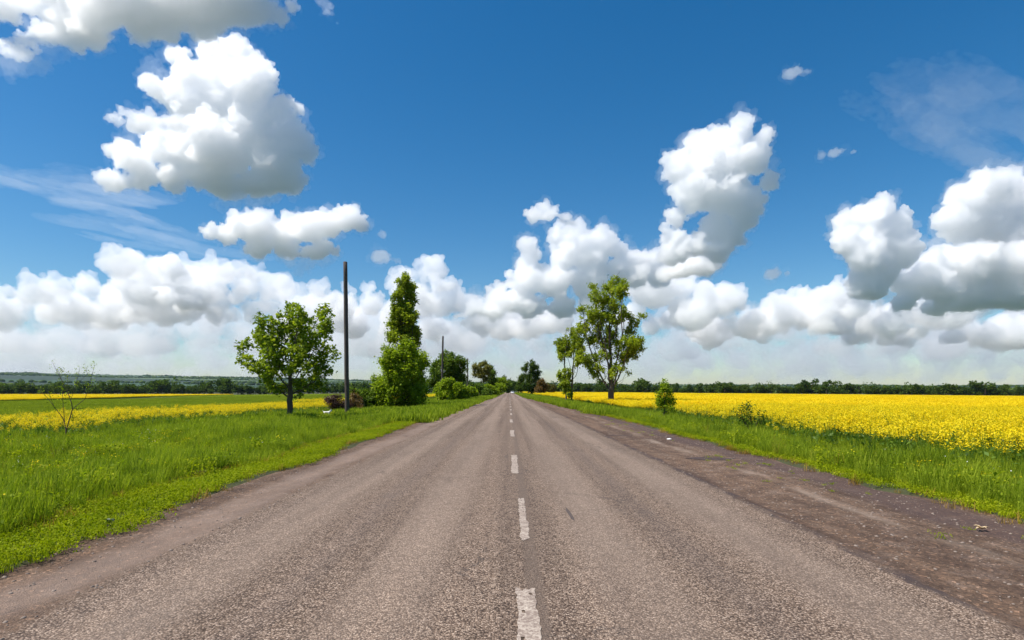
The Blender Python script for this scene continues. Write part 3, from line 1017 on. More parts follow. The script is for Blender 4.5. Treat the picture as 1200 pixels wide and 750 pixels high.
# right verge
x, y = poisson(rng, 5.0, 8.2, 5, 60, 75)
d = x - (EDGE_R + edge_wob(y, 51) * .8 - 2.0 * fade(y))
k = (d > 0) & (d < .85) & (rng.random(len(x)) < .3 + .8 * sstep(d / .3))
place('grass_strip', x[k], y[k], .7, 1.3, LOW, 7, zoff=.02)
x, y = poisson(rng, 3.4, 8.2, 55, 170, 14)
d = x - (EDGE_R + edge_wob(y, 51) * .8 - 2.0 * fade(y))
k = (d > -.1) & (d < 1.2)
place('grass_strip', x[k], y[k], 1.2, 2.2, LOW, 28, zoff=.02)
x, y = poisson(rng, -7, -3.4, 42, 170, 14)
d = (EDGE_L + edge_wob(y, 31) + .55 * fade(y)) - x
k = (d > -.1) & (d < 1.3)
place('grass_strip', x[k], y[k], 1.2, 2.2, LOW, 29, zoff=.02)
x, y = poisson(rng, 5.6, 7.4, 5, 60, 16)
d = x - (EDGE_R + edge_wob(y, 51) * .8 - 2.0 * fade(y))
k = (np.abs(d) < .14) & (rng.random(len(x)) < .8)
place('dry_grass', x[k], y[k], .5, 1.0, DRY, 8)
x, y = poisson(rng, 5.4, 14.5, 5, 40, 40)
d = x - (EDGE_R + edge_wob(y, 51) * .8 - 2.0 * fade(y))
hh = .45 + .65 * vnoise(x * .5, y * .5, 57) + .65 * vnoise(x * 1.7, y * 1.7, 58)
k = d > .3 + .2 * vnoise(y * 1.2, x, 59)
place('grass', x[k], y[k], hh[k] * (.65 + .35 * sstep((d[k] - .4) / 1.0)), 1, TALL, 9)
x, y = poisson(rng, 3.6, 13, 38, 130, 5)
k = x - (EDGE_R + edge_wob(y, 51) - 2.0 * fade(y)) > .1
place('grass', x[k], y[k], .8, 1.25, GPATCH, 10)
x, y = poisson(rng, 3.6, 13, 128, 420, 1.6)
k = x - (EDGE_R - 2.4 + edge_wob(y, 51)) > .1
place('grass', x[k], y[k], .9, 1.4, GPATCH, 11)
x, y = poisson(rng, 7.0, 11, 6, 45, 1.6)
k = vnoise(x * .5, y * .5, 61) > .55
place('wildflowers', x[k], y[k], .7, 1.15, FLOWERY, 12)
# weeds on the right shoulder
x, y = poisson(rng, 4.3, 5.6, 5, 40, 3)
k = vnoise(x * 1.5, y * .5, 63) > .66
place('shoulder_weeds', x[k], y[k], .35, .7, LOW, 13, zoff=.0)

# rape: the field on the right, the thin strip on the left, the far strip on the left
x, y = poisson(rng, 8.6, 46, 7, 48, 14)
b = 9.7 + 1.3 * (vnoise(y * .3, y * 0, 71) - .5) + .6 * (vnoise(y * 1.3, y * 0, 72) - .5)
k = (x > b) & (rng.random(len(x)) < .12 + .95 * sstep((x - b) / 3.2)) & (rng.random(len(x)) < .55 + .9 * vnoise(x * .9, y * .9, 73))
place('rapeseed_crop', x[k], y[k], .8, 1.2, RAPE, 14)
x, y = poisson(rng, 10.6, 125, 46, 135, .42)
place('rapeseed_crop', x, y, .95, 1.15, RPATCH, 15, tilt=.02)
x, y = poisson(rng, 44, 54, 30, 48, .45)
place('rapeseed_crop', x, y, .95, 1.15, RPATCH, 16, tilt=.02)
x, y = poisson(rng, 11, 560, 130, 640, .085)
k = y + .14 * x < 650
place('rapeseed_crop', x[k], y[k], .95, 1.2, RPATCH_FAR, 17, tilt=.01)
x, y = poisson(rng, -29, -12.5, 9, 230, 7)
b = -15.2 + 1.6 * (vnoise(y * .22, y * 0, 75) - .5); e = -26.5 + 1.5 * (vnoise(y * .2, y * 0, 76) - .5)
k = (x < b) & (x > e) & (vnoise(x * .6, y * .6, 77) > .3) & (rng.random(len(x)) < .1 + .9 * sstep((b - x) / 3.2)) & (rng.random(len(x)) < .15 + .9 * sstep((x - e) / 2))
place('rapeseed_strip', x[k], y[k], .72, .95, RAPE, 18)
x, y = poisson(rng, -130, -24.5, 18, 330, .55)
k = x > -(.36 * y + 81) + 5
place('green_crop', x[k], y[k], .85, 1.15, CROP, 19, tilt=.02)
x, y = poisson(rng, -480, -24, 320, 720, .10)
k = (x > -(.36 * y + 76)) & (y < 760)
place('green_crop', x[k], y[k], 1.6, 2.2, CROP, 20, tilt=.01, sz=.5)
x, y = poisson(rng, -760, -112, 120, 780, .085)
k = (x < -(.36 * y + 81))
place('rapeseed_far', x[k], y[k], .95, 1.2, RPATCH_FAR, 21, tilt=.01)

# loose stones on the shoulders
def stone_src(i):
    rng_ = np.random.default_rng(200 + i)
    V = ICO1[0] * np.array([1, .8, .5]) * rng_.uniform(.7, 1.2, (len(ICO1[0]), 1))
    return src('stone_%d' % i, mesh_np('stone', V, [ICO1[1]]), [M['stone']])


STONES = src_col('stones', [stone_src(i) for i in range(4)])
x1, y1 = poisson(rng, 3.2, 6.1, 4, 30, 60)
x2, y2 = poisson(rng, -4.6, -3.2, 3, 30, 60)
x, y = np.concatenate([x1, x2]), np.concatenate([y1, y2])
z = road_z(x, y)
s = .006 + .020 * rng.random(len(x)) ** 4
scatter('gravel', np.stack([x, y, z], -1), np.stack([rng.uniform(0, .5, len(x)), rng.uniform(0, .5, len(x)), rng.uniform(0, 6.28, len(x))], -1), np.stack([s, s, s], -1), rng.integers(0, 4, len(x)), STONES)
print('plants', round(time.time() - T0, 1))

# ------------------------------------------------------------------ trees
def tube(nodes, parent, rad, keep=None):
    """Limbs as tapering tubes along a branching skeleton."""
    nodes = np.asarray(nodes); n = len(nodes)
    child_main = {}
    for i in range(1, n):
        p = parent[i]
        if p not in child_main or rad[i] > rad[child_main[p]]:
            child_main[p] = i
    V, Q = [], []
    o = 0
    for i in range(1, n):
        p = parent[i]
        a, b = nodes[p], nodes[i]
        d = b - a; L = np.linalg.norm(d)
        if L < 1e-6: continue
        d = d / L
        pp = parent[p] if p > 0 else None
        main = child_main.get(p) == i
        da = d
        if main and pp is not None and pp >= 0 and p > 0:
            da = nodes[p] - nodes[pp]; da = da / max(np.linalg.norm(da), 1e-6)
        ra = rad[p] if main else min(rad[p], rad[i] * 1.15)
        rb = rad[i]
        ns = 9 if ra > .08 else (6 if ra > .025 else 4)
        th = np.linspace(0, 2 * np.pi, ns, endpoint=False)
        for c, dd, rr in ((a, da, ra), (b, d, rb)):
            u = np.cross(dd, [.3, 1, .1]); u /= np.linalg.norm(u); w = np.cross(dd, u)
            V.append(c + rr * (np.cos(th)[:, None] * u + np.sin(th)[:, None] * w))
        k = np.arange(ns); k2 = (k + 1) % ns
        Q.append(np.stack([o + k, o + k2, o + ns + k2, o + ns + k], -1))
        o += 2 * ns
    return np.concatenate(V), Q


def colonize(start, A, step, kill, rng, up=.15, iters=200, wander=.1):
    """Grow limbs from the skeleton `start` (list of (point, parent)) towards the attraction points A."""
    nodes = [np.array(p, float) for p, _ in start]; parent = [q for _, q in start]
    A = np.array(A, float)
    alive = np.ones(len(A), bool)
    best = np.full(len(A), 1e9); who = np.zeros(len(A), int)
    new = list(range(len(nodes)))
    for it in range(iters):
        for j in new:
            d = np.linalg.norm(A - nodes[j], axis=1)
            k = d < best
            best[k] = d[k]; who[k] = j
        alive &= best > kill
        if not alive.any(): break
        new = []
        acc = {}
        idx = np.nonzero(alive)[0]
        for a in idx:
            v = A[a] - nodes[who[a]]
            acc.setdefault(who[a], []).append(v / np.linalg.norm(v))
        for j, vs in acc.items():
            v = np.mean(vs, 0) + np.array([0, 0, up]) + rng.normal(0, wander, 3)
            L = np.linalg.norm(v)
            if L < 1e-3: continue
            q = nodes[j] + v / L * step
            nodes.append(q); parent.append(int(j)); new.append(len(nodes) - 1)
        if len(nodes) > 9000: break
    return np.array(nodes), parent


def pipe(nodes, parent, tip, expo, base):
    n = len(nodes)
    nt_ = max(4, n - len(set(parent)))
    if base: expo = max(1.6, math.log(nt_) / math.log(max(base / tip, 1.5)))
    acc = np.zeros(n)
    for i in range(n - 1, 0, -1):
        if acc[i] == 0: acc[i] = tip ** expo
        acc[parent[i]] += acc[i]
    r = np.maximum(acc, tip ** expo) ** (1 / expo)
    return r


def local_blobs(blobs, bpx, bpy_, Y, rng, round_=.55):
    """Leaf masses seen in the photo at pixel (px, py, r), as balls round the trunk, spread in depth."""
    out = []
    hw = max(abs(b[0] - bpx) + b[2] for b in blobs)
    for b in blobs:
        dx = (b[0] - bpx) / F * Y; dz = (bpy_ - b[1]) / F * Y; r = b[2] / F * Y
        h = hw / F * Y
        room = math.sqrt(max(0, 1 - (abs(dx) / h) ** 2)) * h * round_
        out.append((np.array([dx, rng.uniform(-1, 1) * room, dz]), r))
    return out


def leafy(V0, rng, size, up, aspect, sigma):
    C = V0 + rng.normal(0, 1, V0.shape) * sigma
    V, Q = quads(rng, C, size, up, aspect)
    return V, Q


def make_tree(name, bpx, bpy_, Y, blobs, fork, leaf, label, cat='tree', group=None, seed=0, leaves=14000, lsize=.15, natt=900, base_r=.16, tip=.008,
              step=.22, kill=.3, up=.15, trunk_pts=None, bark='bark', round_=.55, z=None, expo=2.4, spread=.16, lup=.6, fill=None, aspect=.7, density_out=.35, wander=.1, stems=None, bare=0):
    rng = np.random.default_rng(seed)
    bx = (bpx - VX) / F * Y
    bz = gz1(bx, Y) if z is None else z
    root = empty(name, (bx, Y, bz - .03))
    tag(root, label, cat, group)
    BB = local_blobs(blobs, bpx, bpy_, Y, rng, round_)
    vol = np.array([r ** 2.4 for _, r in BB]); vol /= vol.sum()
    pick = rng.choice(len(BB), natt, p=vol)
    d = rng.normal(size=(natt, 3)); d /= np.linalg.norm(d, axis=1)[:, None]
    BB0 = BB
    A = np.array([BB[i][0] for i in pick]) + d * (np.array([BB[i][1] for i in pick]) * rng.random(natt) ** .45)[:, None]
    if fill:      # the general outline of the crown: (centre x, centre y, half width, half height, share)
        nf = int(natt * fill[4])
        d = rng.normal(size=(nf, 3)); d /= np.linalg.norm(d, axis=1)[:, None]
        d *= rng.random(nf)[:, None] ** .38
        up_ = np.clip(1 - (fill[5] if len(fill) > 5 else .55) * np.maximum(d[:, 2], 0) ** 1.5, .3, 1)
        A = np.concatenate([A, np.stack([(fill[0] - bpx) / F * Y + d[:, 0] * fill[2] / F * Y * up_, d[:, 1] * fill[2] / F * Y * up_ * .85, (bpy_ - fill[1]) / F * Y + d[:, 2] * fill[3] / F * Y], -1)])
    A = A[A[:, 2] > .15]
    if bare:
        top = np.array([[rng.uniform(-.35, .35) * A[:, 0].max(), rng.uniform(-.5, .5), rng.uniform(.55, 1.0) * A[:, 2].max()] for _ in range(bare)])
        A = np.concatenate([A, top])
    start = []
    for s_i, st in enumerate(stems or [(0, 0)]):
        pts = [(st[0], 0, 0)]
        zz = 0
        while zz < fork:
            zz += step
            pts.append((st[0] + st[1] * zz + rng.normal(0, .02), rng.normal(0, .02), zz))
        for i, q in enumerate(pts):
            start.append((q, -1 if not start else (len(start) - 1 if i else 0)))
    nodes, parent = colonize(start, A, step, kill, rng, up, 260, wander)
    rad = pipe(nodes, parent, tip, expo, base_r)
    nst = len(start)
    if nst > 1: rad[0] = rad[1] * 1.25
    V, Q = tube(nodes, parent, rad)
    link('trunk', mesh_np('trunk', V, Q), M[bark], root, smooth=True)
    # leaves sit on the thin ends of the limbs
    thin = np.nonzero((rad < tip * 2.6) & (np.arange(len(nodes)) >= nst))[0]
    P = nodes[thin]
    if bare:
        near = np.min(np.stack([np.linalg.norm(P - c, axis=1) - r * 1.15 for c, r in BB]), 0)
        P = P[near < 0]
    pk = rng.integers(0, len(P), leaves)
    # leaves come in sprays with gaps between them
    spray = rng.random(len(P))
    pk = pk[spray[pk] > density_out * rng.random(len(pk))]
    C = P[pk]
    Vl, Ql = leafy(C, rng, lsize, lup, aspect, spread)
    ok = Vl.reshape(-1, 4, 3)[:, :, 2].min(1) > .02
    Vl = Vl.reshape(-1, 4, 3)[ok].reshape(-1, 3); n = ok.sum()
    Ql = (np.arange(n) * 4)[:, None] + np.array([0, 1, 2, 3])
    tone = np.clip(spray[pk[ok]] * .45 + rng.random(n) * .55, 0, 1)
    link('crown', mesh_np('crown', Vl, [Ql], np.repeat(tone, 4)), M[leaf], root)
    return root


RT = 'trees along the road'
make_tree('tree', 340, 495, 36, [(343, 362, 10.3), (370, 360, 10.3), (312, 374, 10.3), (295, 393, 10.3), (281, 407, 5.75), (283, 424, 5.75), (305, 403, 13.8), (319, 386, 13.8), (341, 384, 14.9), (360, 379, 13.8), (378, 370, 10.3), (382, 384, 10.3), (326, 408, 16.1), (348, 402, 17.2), (367, 398, 14.9), (386, 414, 10.3), (396, 418, 8.05), (377, 426, 12.6), (355, 421, 16.1), (331, 426, 16.1), (312, 424, 11.5), (296, 426, 8.05), (319, 446, 12.6), (341, 450, 12.6), (362, 444, 11.5), (373, 455, 8.05), (348, 462, 8.05), (326, 462, 6.9)],
          1.15, 'leaf_broad', 'round spreading tree standing alone in the grass left of the tall pole', seed=1, leaves=20000, lsize=0.21, natt=1300, base_r=.17, step=0.22, kill=0.3, up=.1, spread=0.12, density_out=0.95, tip=.007, fill=(341, 412, 58, 52, 0.28))
make_tree('poplar_tree', 474, 478, 64, [(476, 325, 5.54), (473, 332, 6.34), (480, 332, 6.34), (469, 346, 7.13), (482, 350, 7.92), (465, 360, 7.92), (474, 364, 10.3), (484, 372, 9.5), (464, 378, 8.71), (474, 382, 11.1), (485, 390, 8.71), (465, 394, 10.3), (475, 400, 11.9), (484, 405, 9.5), (466, 412, 10.3), (476, 420, 11.9), (472, 440, 11.1)],
          1.5, 'leaf_poplar', 'tall narrow column shaped poplar rising behind the leafy bushes on the left', seed=2, leaves=40000, lsize=0.23, natt=2600, base_r=.26, step=.35, kill=.45, up=.4, round_=0.9, spread=0.17, density_out=0.8, fill=(475, 383, 11, 64, 0.9, 0))
make_tree('tree', 470, 480, 58, [(463, 420, 15.4), (479, 412, 14.3), (491, 421, 11), (456, 428, 11), (476, 434, 17.6), (493, 432, 6.6), (451, 449, 14.3), (466, 450, 17.6), (486, 447, 15.4), (492, 457, 13.2), (456, 466, 14.3), (474, 468, 15.4), (441, 446, 7.7), (488, 468, 9.9), (445, 462, 9.9)],
          .5, 'leaf_bright', 'bushy bright green tree in front of the column shaped poplar', seed=3, leaves=42000, lsize=0.22, natt=1900, base_r=.17, step=.26, kill=.34, up=.2, round_=.7, spread=0.2, density_out=0.8)
make_tree('poplar_tree', 716, 477, 66, [(722, 326, 10.1), (729, 331, 7.56), (715, 331, 7.56), (723, 342, 10.1), (697, 334, 6.3), (699, 346, 10.1), (687, 360, 7.56), (694, 365, 10.1), (683, 377, 8.82), (679, 388, 7.56), (699, 376, 11.3), (715, 355, 11.3), (713, 370, 12.6), (731, 364, 10.1), (746, 372, 8.82), (750, 369, 6.3), (742, 384, 6.3), (718, 388, 12.6), (734, 401, 12.6), (745, 404, 11.3), (750, 398, 7.56), (699, 394, 11.3), (683, 401, 7.56), (679, 419, 8.82), (691, 420, 10.1), (707, 411, 11.3), (723, 415, 11.3), (737, 416, 8.82), (697, 432, 8.82), (718, 431, 7.56), (731, 429, 6.3), (709, 444, 5.04), (724, 450, 6.3)],
          2.2, 'leaf_poplar', 'large ragged poplar with bare lower limbs at the edge of the yellow field', seed=4, leaves=38000, lsize=0.23, natt=1600, base_r=.33, step=.32, kill=.42, up=0.62, spread=0.17, bark='bark_grey', bare=110, density_out=0.8, tip=.012, expo=2.2, fill=(716, 394, 33, 66, 0.32))
make_tree('tree', 670, 471, 85, [(654, 398, 5.28), (659, 406, 7.92), (665, 396, 5.28), (678, 403, 7.92), (672, 392, 3.96), (657, 414, 5.28), (662, 438, 9.24), (661, 447, 7.92), (666, 456, 6.6), (680, 410, 5.28), (676, 424, 3.96), (668, 412, 3.96), (669, 384, 4), (673, 388, 4), (660, 396, 6), (665, 405, 6), (676, 396, 5)],
          1.2, 'leaf_poplar', 'thin sparse tree with bare branches, just left of the large ragged poplar', seed=5, leaves=16000, lsize=0.24, natt=700, base_r=.2, step=.3, kill=.42, up=0.4, spread=.17, bark='bark_grey', bare=70, stems=[(0, 0), (-.8, .02)], density_out=.6, tip=.012, fill=(668, 412, 14, 40, 0.5))
make_tree('young_tree', 778, 499, 31.7, [(777, 448, 3), (778, 456, 5.5), (772, 463, 4), (784, 464, 5), (779, 471, 7), (788, 471, 4.5), (774, 477, 4.5), (784, 479, 5), (780, 485, 4)],
          .35, 'leaf_bright', 'small young leafy tree growing in the verge beside the yellow field', seed=6, leaves=4000, lsize=0.1, natt=300, base_r=.045, step=.08, kill=.11, up=.3, spread=0.08, density_out=0.8, tip=.004)
make_tree('tree', 525, 471, 97, [(529, 416, 6), (520, 418, 7), (538, 424, 8), (526, 427, 11), (511, 427, 6), (506, 435, 5), (514, 437, 8), (532, 436, 10), (542, 431, 5), (542, 443, 6), (507, 446, 7), (522, 445, 9)],
          1.6, 'leaf_dark', 'dark round crowned tree behind the second pole on the left', seed=7, leaves=20000, lsize=0.3, natt=1200, base_r=.2, step=.35, kill=.45, up=.1, spread=0.24, density_out=0.8)
make_tree('bush', 527, 472, 84, [(525, 450, 8), (513, 456, 7), (538, 456, 8), (529, 461, 9), (516, 464, 7), (543, 463, 7), (549, 457, 5), (534, 466, 7)],
          .3, 'leaf_bright', 'wide bright green bush in front of the dark round tree, by the second pole', 'bush', seed=8, leaves=18000, lsize=0.25, natt=800, base_r=.08, step=.25, kill=.33, up=.15, spread=0.2, round_=.9, density_out=0.7)
make_tree('bush', 427, 478, 57, [(425, 460, 9), (417, 457, 6), (430, 468, 9), (437, 463, 8), (421, 469, 7)],
          .3, 'leaf_dark', 'dark green bush between the tall pole and the bushy tree', 'bush', seed=9, leaves=8000, lsize=0.22, natt=500, base_r=.06, step=.18, kill=.25, up=.15, spread=.16, round_=.9, density_out=0.7)
make_tree('bush', 393, 481, 50, [(388, 472, 7), (396, 470, 8), (403, 471, 8), (399, 463, 6), (385, 466, 5), (391, 463, 6)],
          .15, 'leaf_brown', 'dark reddish brown bush just behind the tall pole', 'bush', seed=10, leaves=8000, lsize=.10, natt=420, base_r=.04, step=.12, kill=.16, up=.25, spread=.11, round_=.9, bark='twig')
make_tree('bush', 417, 482, 52, [(413, 471, 7), (419, 471, 7), (415, 463, 6), (422, 476, 5)],
          .15, 'leaf_orange', 'small orange brown bush just right of the tall pole', 'bush', seed=11, leaves=5000, lsize=.11, natt=300, base_r=.035, step=.12, kill=.16, up=.25, spread=.11, round_=.9, bark='twig')
make_tree('tree', 564, 465, 160, [(562, 431, 5), (567, 425, 4), (571, 431, 5), (556, 429, 3), (556, 439, 3), (564, 438, 6), (568, 444, 5)],
          4.2, 'leaf_young', 'pale yellowish young tree beside the road, right of the third pole', seed=12, leaves=8000, lsize=.36, natt=600, base_r=.25, step=.5, kill=.65, up=.3, spread=.3, density_out=.7)
make_tree('bush', 548, 468, 120, [(546, 459, 5), (552, 458, 5), (556, 461, 4), (549, 464, 4)],
          .3, 'leaf_bright', 'bright bush between the third pole and the pale yellowish young tree', 'bush', seed=31, leaves=5000, lsize=.36, natt=300, base_r=.1, step=.35, kill=.45, up=.1, spread=.25, round_=.9, density_out=.7)
make_tree('bush', 573, 465, 175, [(571, 455, 5), (577, 457, 5), (569, 460, 4), (581, 460, 4)],
          .3, 'leaf_bright', 'bright low bush under the small dark narrow poplar', 'bush', seed=32, leaves=5000, lsize=.42, natt=300, base_r=.1, step=.45, kill=.6, up=.1, spread=.3, round_=.9, density_out=.7)
make_tree('tree', 596, 461.5, 380, [(594, 452, 4), (597, 455, 4), (592, 457, 3)],
          1, 'leaf_dark', 'dark rounded tree touching the slim poplar at the road end', seed=33, leaves=4000, lsize=.8, natt=220, base_r=.2, step=.9, kill=1.2, up=.2, spread=.6, round_=.8)
make_tree('bush', 561, 466, 150, [(560, 456, 6), (566, 458, 5), (553, 460, 5), (571, 460, 5)],
          .5, 'leaf_dark', 'dark bush at the foot of the pale yellowish young tree', 'bush', seed=13, leaves=6000, lsize=.36, natt=300, base_r=.1, step=.4, kill=.5, up=.1, spread=.35, round_=.9)
make_tree('poplar_tree', 576, 464, 190, [(575, 432, 3.5), (576, 438, 4.5), (576, 446, 5), (576, 454, 5)],
          1.5, 'leaf_dark', 'small dark narrow poplar behind the pale yellowish young tree', seed=14, leaves=7000, lsize=.45, natt=400, base_r=.2, step=.6, kill=.8, up=.8, spread=.4, round_=.8)
make_tree('tree', 584, 463, 230, [(583, 448, 5), (588, 447, 4), (580, 455, 5), (587, 455, 5), (577, 458, 4)],
          1.0, 'leaf_bright', 'light green rounded tree left of the far end of the road', seed=15, leaves=7000, lsize=.55, natt=400, base_r=.2, step=.6, kill=.8, up=.2, spread=.5, round_=.8)
make_tree('poplar_tree', 591, 462, 290, [(591, 443, 2), (591, 449, 2.4), (591, 455, 2.6)],
          1.5, 'leaf_far', 'slim dark poplar closest to the road end on its left', seed=16, leaves=4000, lsize=.6, natt=200, base_r=.2, step=.8, kill=1.0, up=.8, spread=.45, round_=.8)
make_tree('tree', 600, 460.5, 460, [(597, 450, 4.5), (602, 451, 4), (594, 454, 3), (605, 453, 4)],
          2, 'leaf_far', 'dense tree mass closing the far end of the road behind the car', seed=17, leaves=9000, lsize=.95, natt=400, base_r=.3, step=1.1, kill=1.5, up=.2, spread=.8, round_=.8)
make_tree('poplar_tree', 622, 463, 250, [(617, 428, 2.8), (616, 434, 3.6), (623, 424, 3), (624, 431, 4), (629, 430, 3), (630, 437, 4), (618, 441, 6), (628, 441, 6), (623, 446, 7), (618, 453, 6), (629, 453, 5), (623, 457, 5)],
          1.5, 'leaf_far', 'three pointed dark poplar clump right of the far road end', seed=18, leaves=17000, lsize=.5, natt=800, base_r=.35, step=.7, kill=.9, up=.7, spread=.42, round_=.6)
make_tree('tree', 611, 462.5, 290, [(611, 445, 3.6), (609, 451, 4), (613, 454, 4), (608, 456, 3)],
          1.5, 'leaf_far', 'dark leafy tree between the road end and the three pointed poplars', seed=19, leaves=6500, lsize=.6, natt=350, base_r=.25, step=.8, kill=1.0, up=.3, spread=.5, round_=.8)
make_tree('tree', 634, 463.5, 235, [(634, 448, 4.5), (638, 452, 4), (631, 456, 4), (636, 458, 3.5)],
          .8, 'leaf_orange', 'small orange tinged tree right of the three pointed poplars', seed=20, leaves=6000, lsize=.5, natt=300, base_r=.15, step=.6, kill=.8, up=.2, spread=.42, round_=.8)
make_tree('tree', 645, 463, 260, [(643, 454, 3.6), (648, 455, 3.5), (646, 458, 3)],
          .6, 'leaf_olive', 'low olive brown tree between the orange tinged one and the sparse tree', seed=21, leaves=4500, lsize=.5, natt=220, base_r=.12, step=.6, kill=.8, up=.2, spread=.42, round_=.8)
make_tree('shrub', 691, 474, 72, [(689, 467, 2.6), (692, 469, 2.6), (694, 471, 2), (687, 470, 2)],
          .1, 'leaf_dark', 'little dark shrub in grass between the sparse tree and large poplar', 'shrub', seed=22, leaves=1500, lsize=.13, natt=130, base_r=.03, step=.1, kill=.14, up=.3, spread=.1, round_=.9)


def polyline_plant(name, Y, lines, mat, label, cat, leaves=None, seed=0, depth=.25):
    """A bare plant from the courses of its stems: lines = list of [(px, py, radius m), ...]."""
    rng = np.random.default_rng(seed)
    b = lines[0][0]
    base = at(b[0], b[1], Y)
    zb = gz1(base.x, Y)
    root = empty(name, (base.x, Y, zb - .02)); tag(root, label, cat)
    Vs, Qs, tips = [], [], []
    o = 0
    for ln in lines:
        dep = rng.uniform(-depth, depth)
        pts, rad = [], []
        for i in range(len(ln) - 1):
            for t in np.linspace(0, 1, 5)[:-1]:
                q = [ln[i][j] * (1 - t) + ln[i + 1][j] * t for j in range(3)]
                p = at(q[0], q[1], Y) - Vector((base.x, Y, base.z))
                u = (i + t) / (len(ln) - 1)
                pts.append((p.x + rng.normal(0, .006), dep * u + rng.normal(0, .006), max(p.z, 0))); rad.append(q[2])
        p = at(ln[-1][0], ln[-1][1], Y) - Vector((base.x, Y, base.z))
        pts.append((p.x, dep, p.z)); rad.append(ln[-1][2] * .6)
        V, Q = tube(np.array(pts), [-1] + list(range(len(pts) - 1)), np.array(rad))
        Vs.append(V); Qs += [q + o for q in Q]; o += len(V)
        tips += pts[len(pts) // 2:]
    link('stem', mesh_np('stem', np.concatenate(Vs), Qs), M[mat], root, smooth=True)
    if leaves:
        n, sz, sg, lm = leaves
        T = np.array(tips)
        V, Q = leafy(T[rng.integers(0, len(T), n)], rng, sz, .3, .6, sg)
        link('crown', mesh_np('crown', V, [Q], np.repeat(rng.random(n), 4)), M[lm], root)
    return root


polyline_plant('sapling', 22, [
    [(74.7, 522, 0.0299), (77.6, 503.6, 0.0253), (85, 478.6, 0.0206), (83, 468, 0.0159), (74, 449, 0.0113), (61.5, 424, 0.0067)],
    [(77.6, 503.6, 0.0206), (73, 489, 0.0159), (53.5, 464, 0.0113), (44, 455, 0.0067)],
    [(76, 498, 0.0144), (74, 480, 0.0113), (72.5, 465, 0.0082), (70, 455, 0.0067)],
    [(85, 478.6, 0.0129), (100, 467, 0.0113), (106, 449, 0.0082), (112, 427, 0.0059)],
    [(75, 515, 0.0144), (63, 503.6, 0.0113), (54, 489, 0.0067)],
    [(75.5, 518, 0.0129), (84, 505, 0.0098), (93, 493, 0.0067)],
    [(83, 468, 0.0098), (90, 450, 0.0082), (94.5, 429, 0.0054)], [(90, 450, 0.0067), (101, 438, 0.0051), (97, 429, 0.0048)], [(74, 449, 0.0082), (66, 433, 0.0067), (69, 432, 0.0051)],
    [(80, 462, 0.0082), (78, 446, 0.0067), (76, 436, 0.0051)], [(64, 478, 0.0082), (62, 460, 0.0059)], [(85, 478, 0.0098), (97, 478, 0.0067)]],
    'twig', 'thin bare sapling with few leaves in the grass at far left', 'sapling', (520, .06, .06, 'leaf_bright'), 1)
polyline_plant('shrub', 24.5, [
    [(883, 514, .03), (876, 496, .02), (863, 482, .009)], [(883, 514, .026), (880, 490, .016), (880, 472, .007)], [(883, 514, .026), (887, 494, .016), (893, 481, .008)],
    [(883, 510, .018), (872, 492, .012), (867, 476, .006)], [(883, 508, .018), (890, 496, .012), (897, 486, .006)], [(882, 496, .012), (874, 482, .008), (873, 473, .005)]],
    'twig', 'scrubby half bare shrub at the front edge of the yellow flowers on the right', 'shrub', (900, .08, .10, 'leaf_dark'), 2)

# windbreaks across the fields and woods on the far slopes
def far_tree_mesh(seed, h, w):
    rng = np.random.default_rng(seed)
    nb = 9
    C = np.stack([rng.normal(0, w * .28, nb), rng.normal(0, w * .28, nb), h * rng.uniform(.25, .85, nb)], -1); R = w * rng.uniform(.18, .34, nb)
    n = 520
    pk = rng.integers(0, nb, n)
    d = rng.normal(size=(n, 3)); d /= np.linalg.norm(d, axis=1)[:, None]
    P = C[pk] + d * (R[pk] * rng.random(n) ** .4)[:, None]
    P[:, 2] = np.abs(P[:, 2])
    V, Q = quads(rng, P, 1.35, .4, .8)
    tone = np.repeat(np.clip(rng.random(nb)[pk] * .5 + rng.random(n) * .5, 0, 1), 4)
    st = np.array([[0, 0, -1], [rng.normal(0, .2), 0, h * .5], [rng.normal(0, .4), rng.normal(0, .4), h * .75]])
    Vt, Qt = tube(st, [-1, 0, 1], np.array([.3, .2, .08]))
    return mesh_np('crown', V, [Q], tone), mesh_np('trunk', Vt, Qt)


FT = []
for i in range(8):
    c, t = far_tree_mesh(300 + i, random.uniform(10, 14), random.uniform(8, 12))
    c.materials.append(M['leaf_far']); t.materials.append(M['bark'])
    FT.append((c, t))


def windbreak(p, q, n, label, group, seed, s=1.0):
    rng_ = random.Random(seed)
    for i in range(n):
        u = (i + rng_.uniform(-.4, .4)) / n
        x = p[0] + (q[0] - p[0]) * u; y_ = p[1] + (q[1] - p[1]) * u + rng_.uniform(-9, 9)
        c, t = FT[rng_.randrange(8)]
        root = empty('windbreak_tree', (x, y_, gz1(x, y_)))
        k = s * rng_.uniform(.6, 1.2) * (1.35 if rng_.random() < .14 else 1)
        root.scale = (k * rng_.uniform(.9, 1.3),) * 2 + (k,)
        root.rotation_euler = (0, 0, rng_.uniform(0, 6.28))
        tag(root, label, 'tree', group)
        for nm, me in (('crown', c), ('trunk', t)):
            o = bpy.data.objects.new(nm, me); COL.objects.link(o); o.parent = root


windbreak((28, 680), (640, 560), 190, 'dark tree in the windbreak along the far edge of the right hand yellow field', 'trees of the windbreak behind the right field', 1, 1.0)
windbreak((-790, 800), (-40, 860), 210, 'dark tree in the windbreak behind the yellow strip on the far left', 'trees of the windbreak behind the far left field', 2, 1.35)

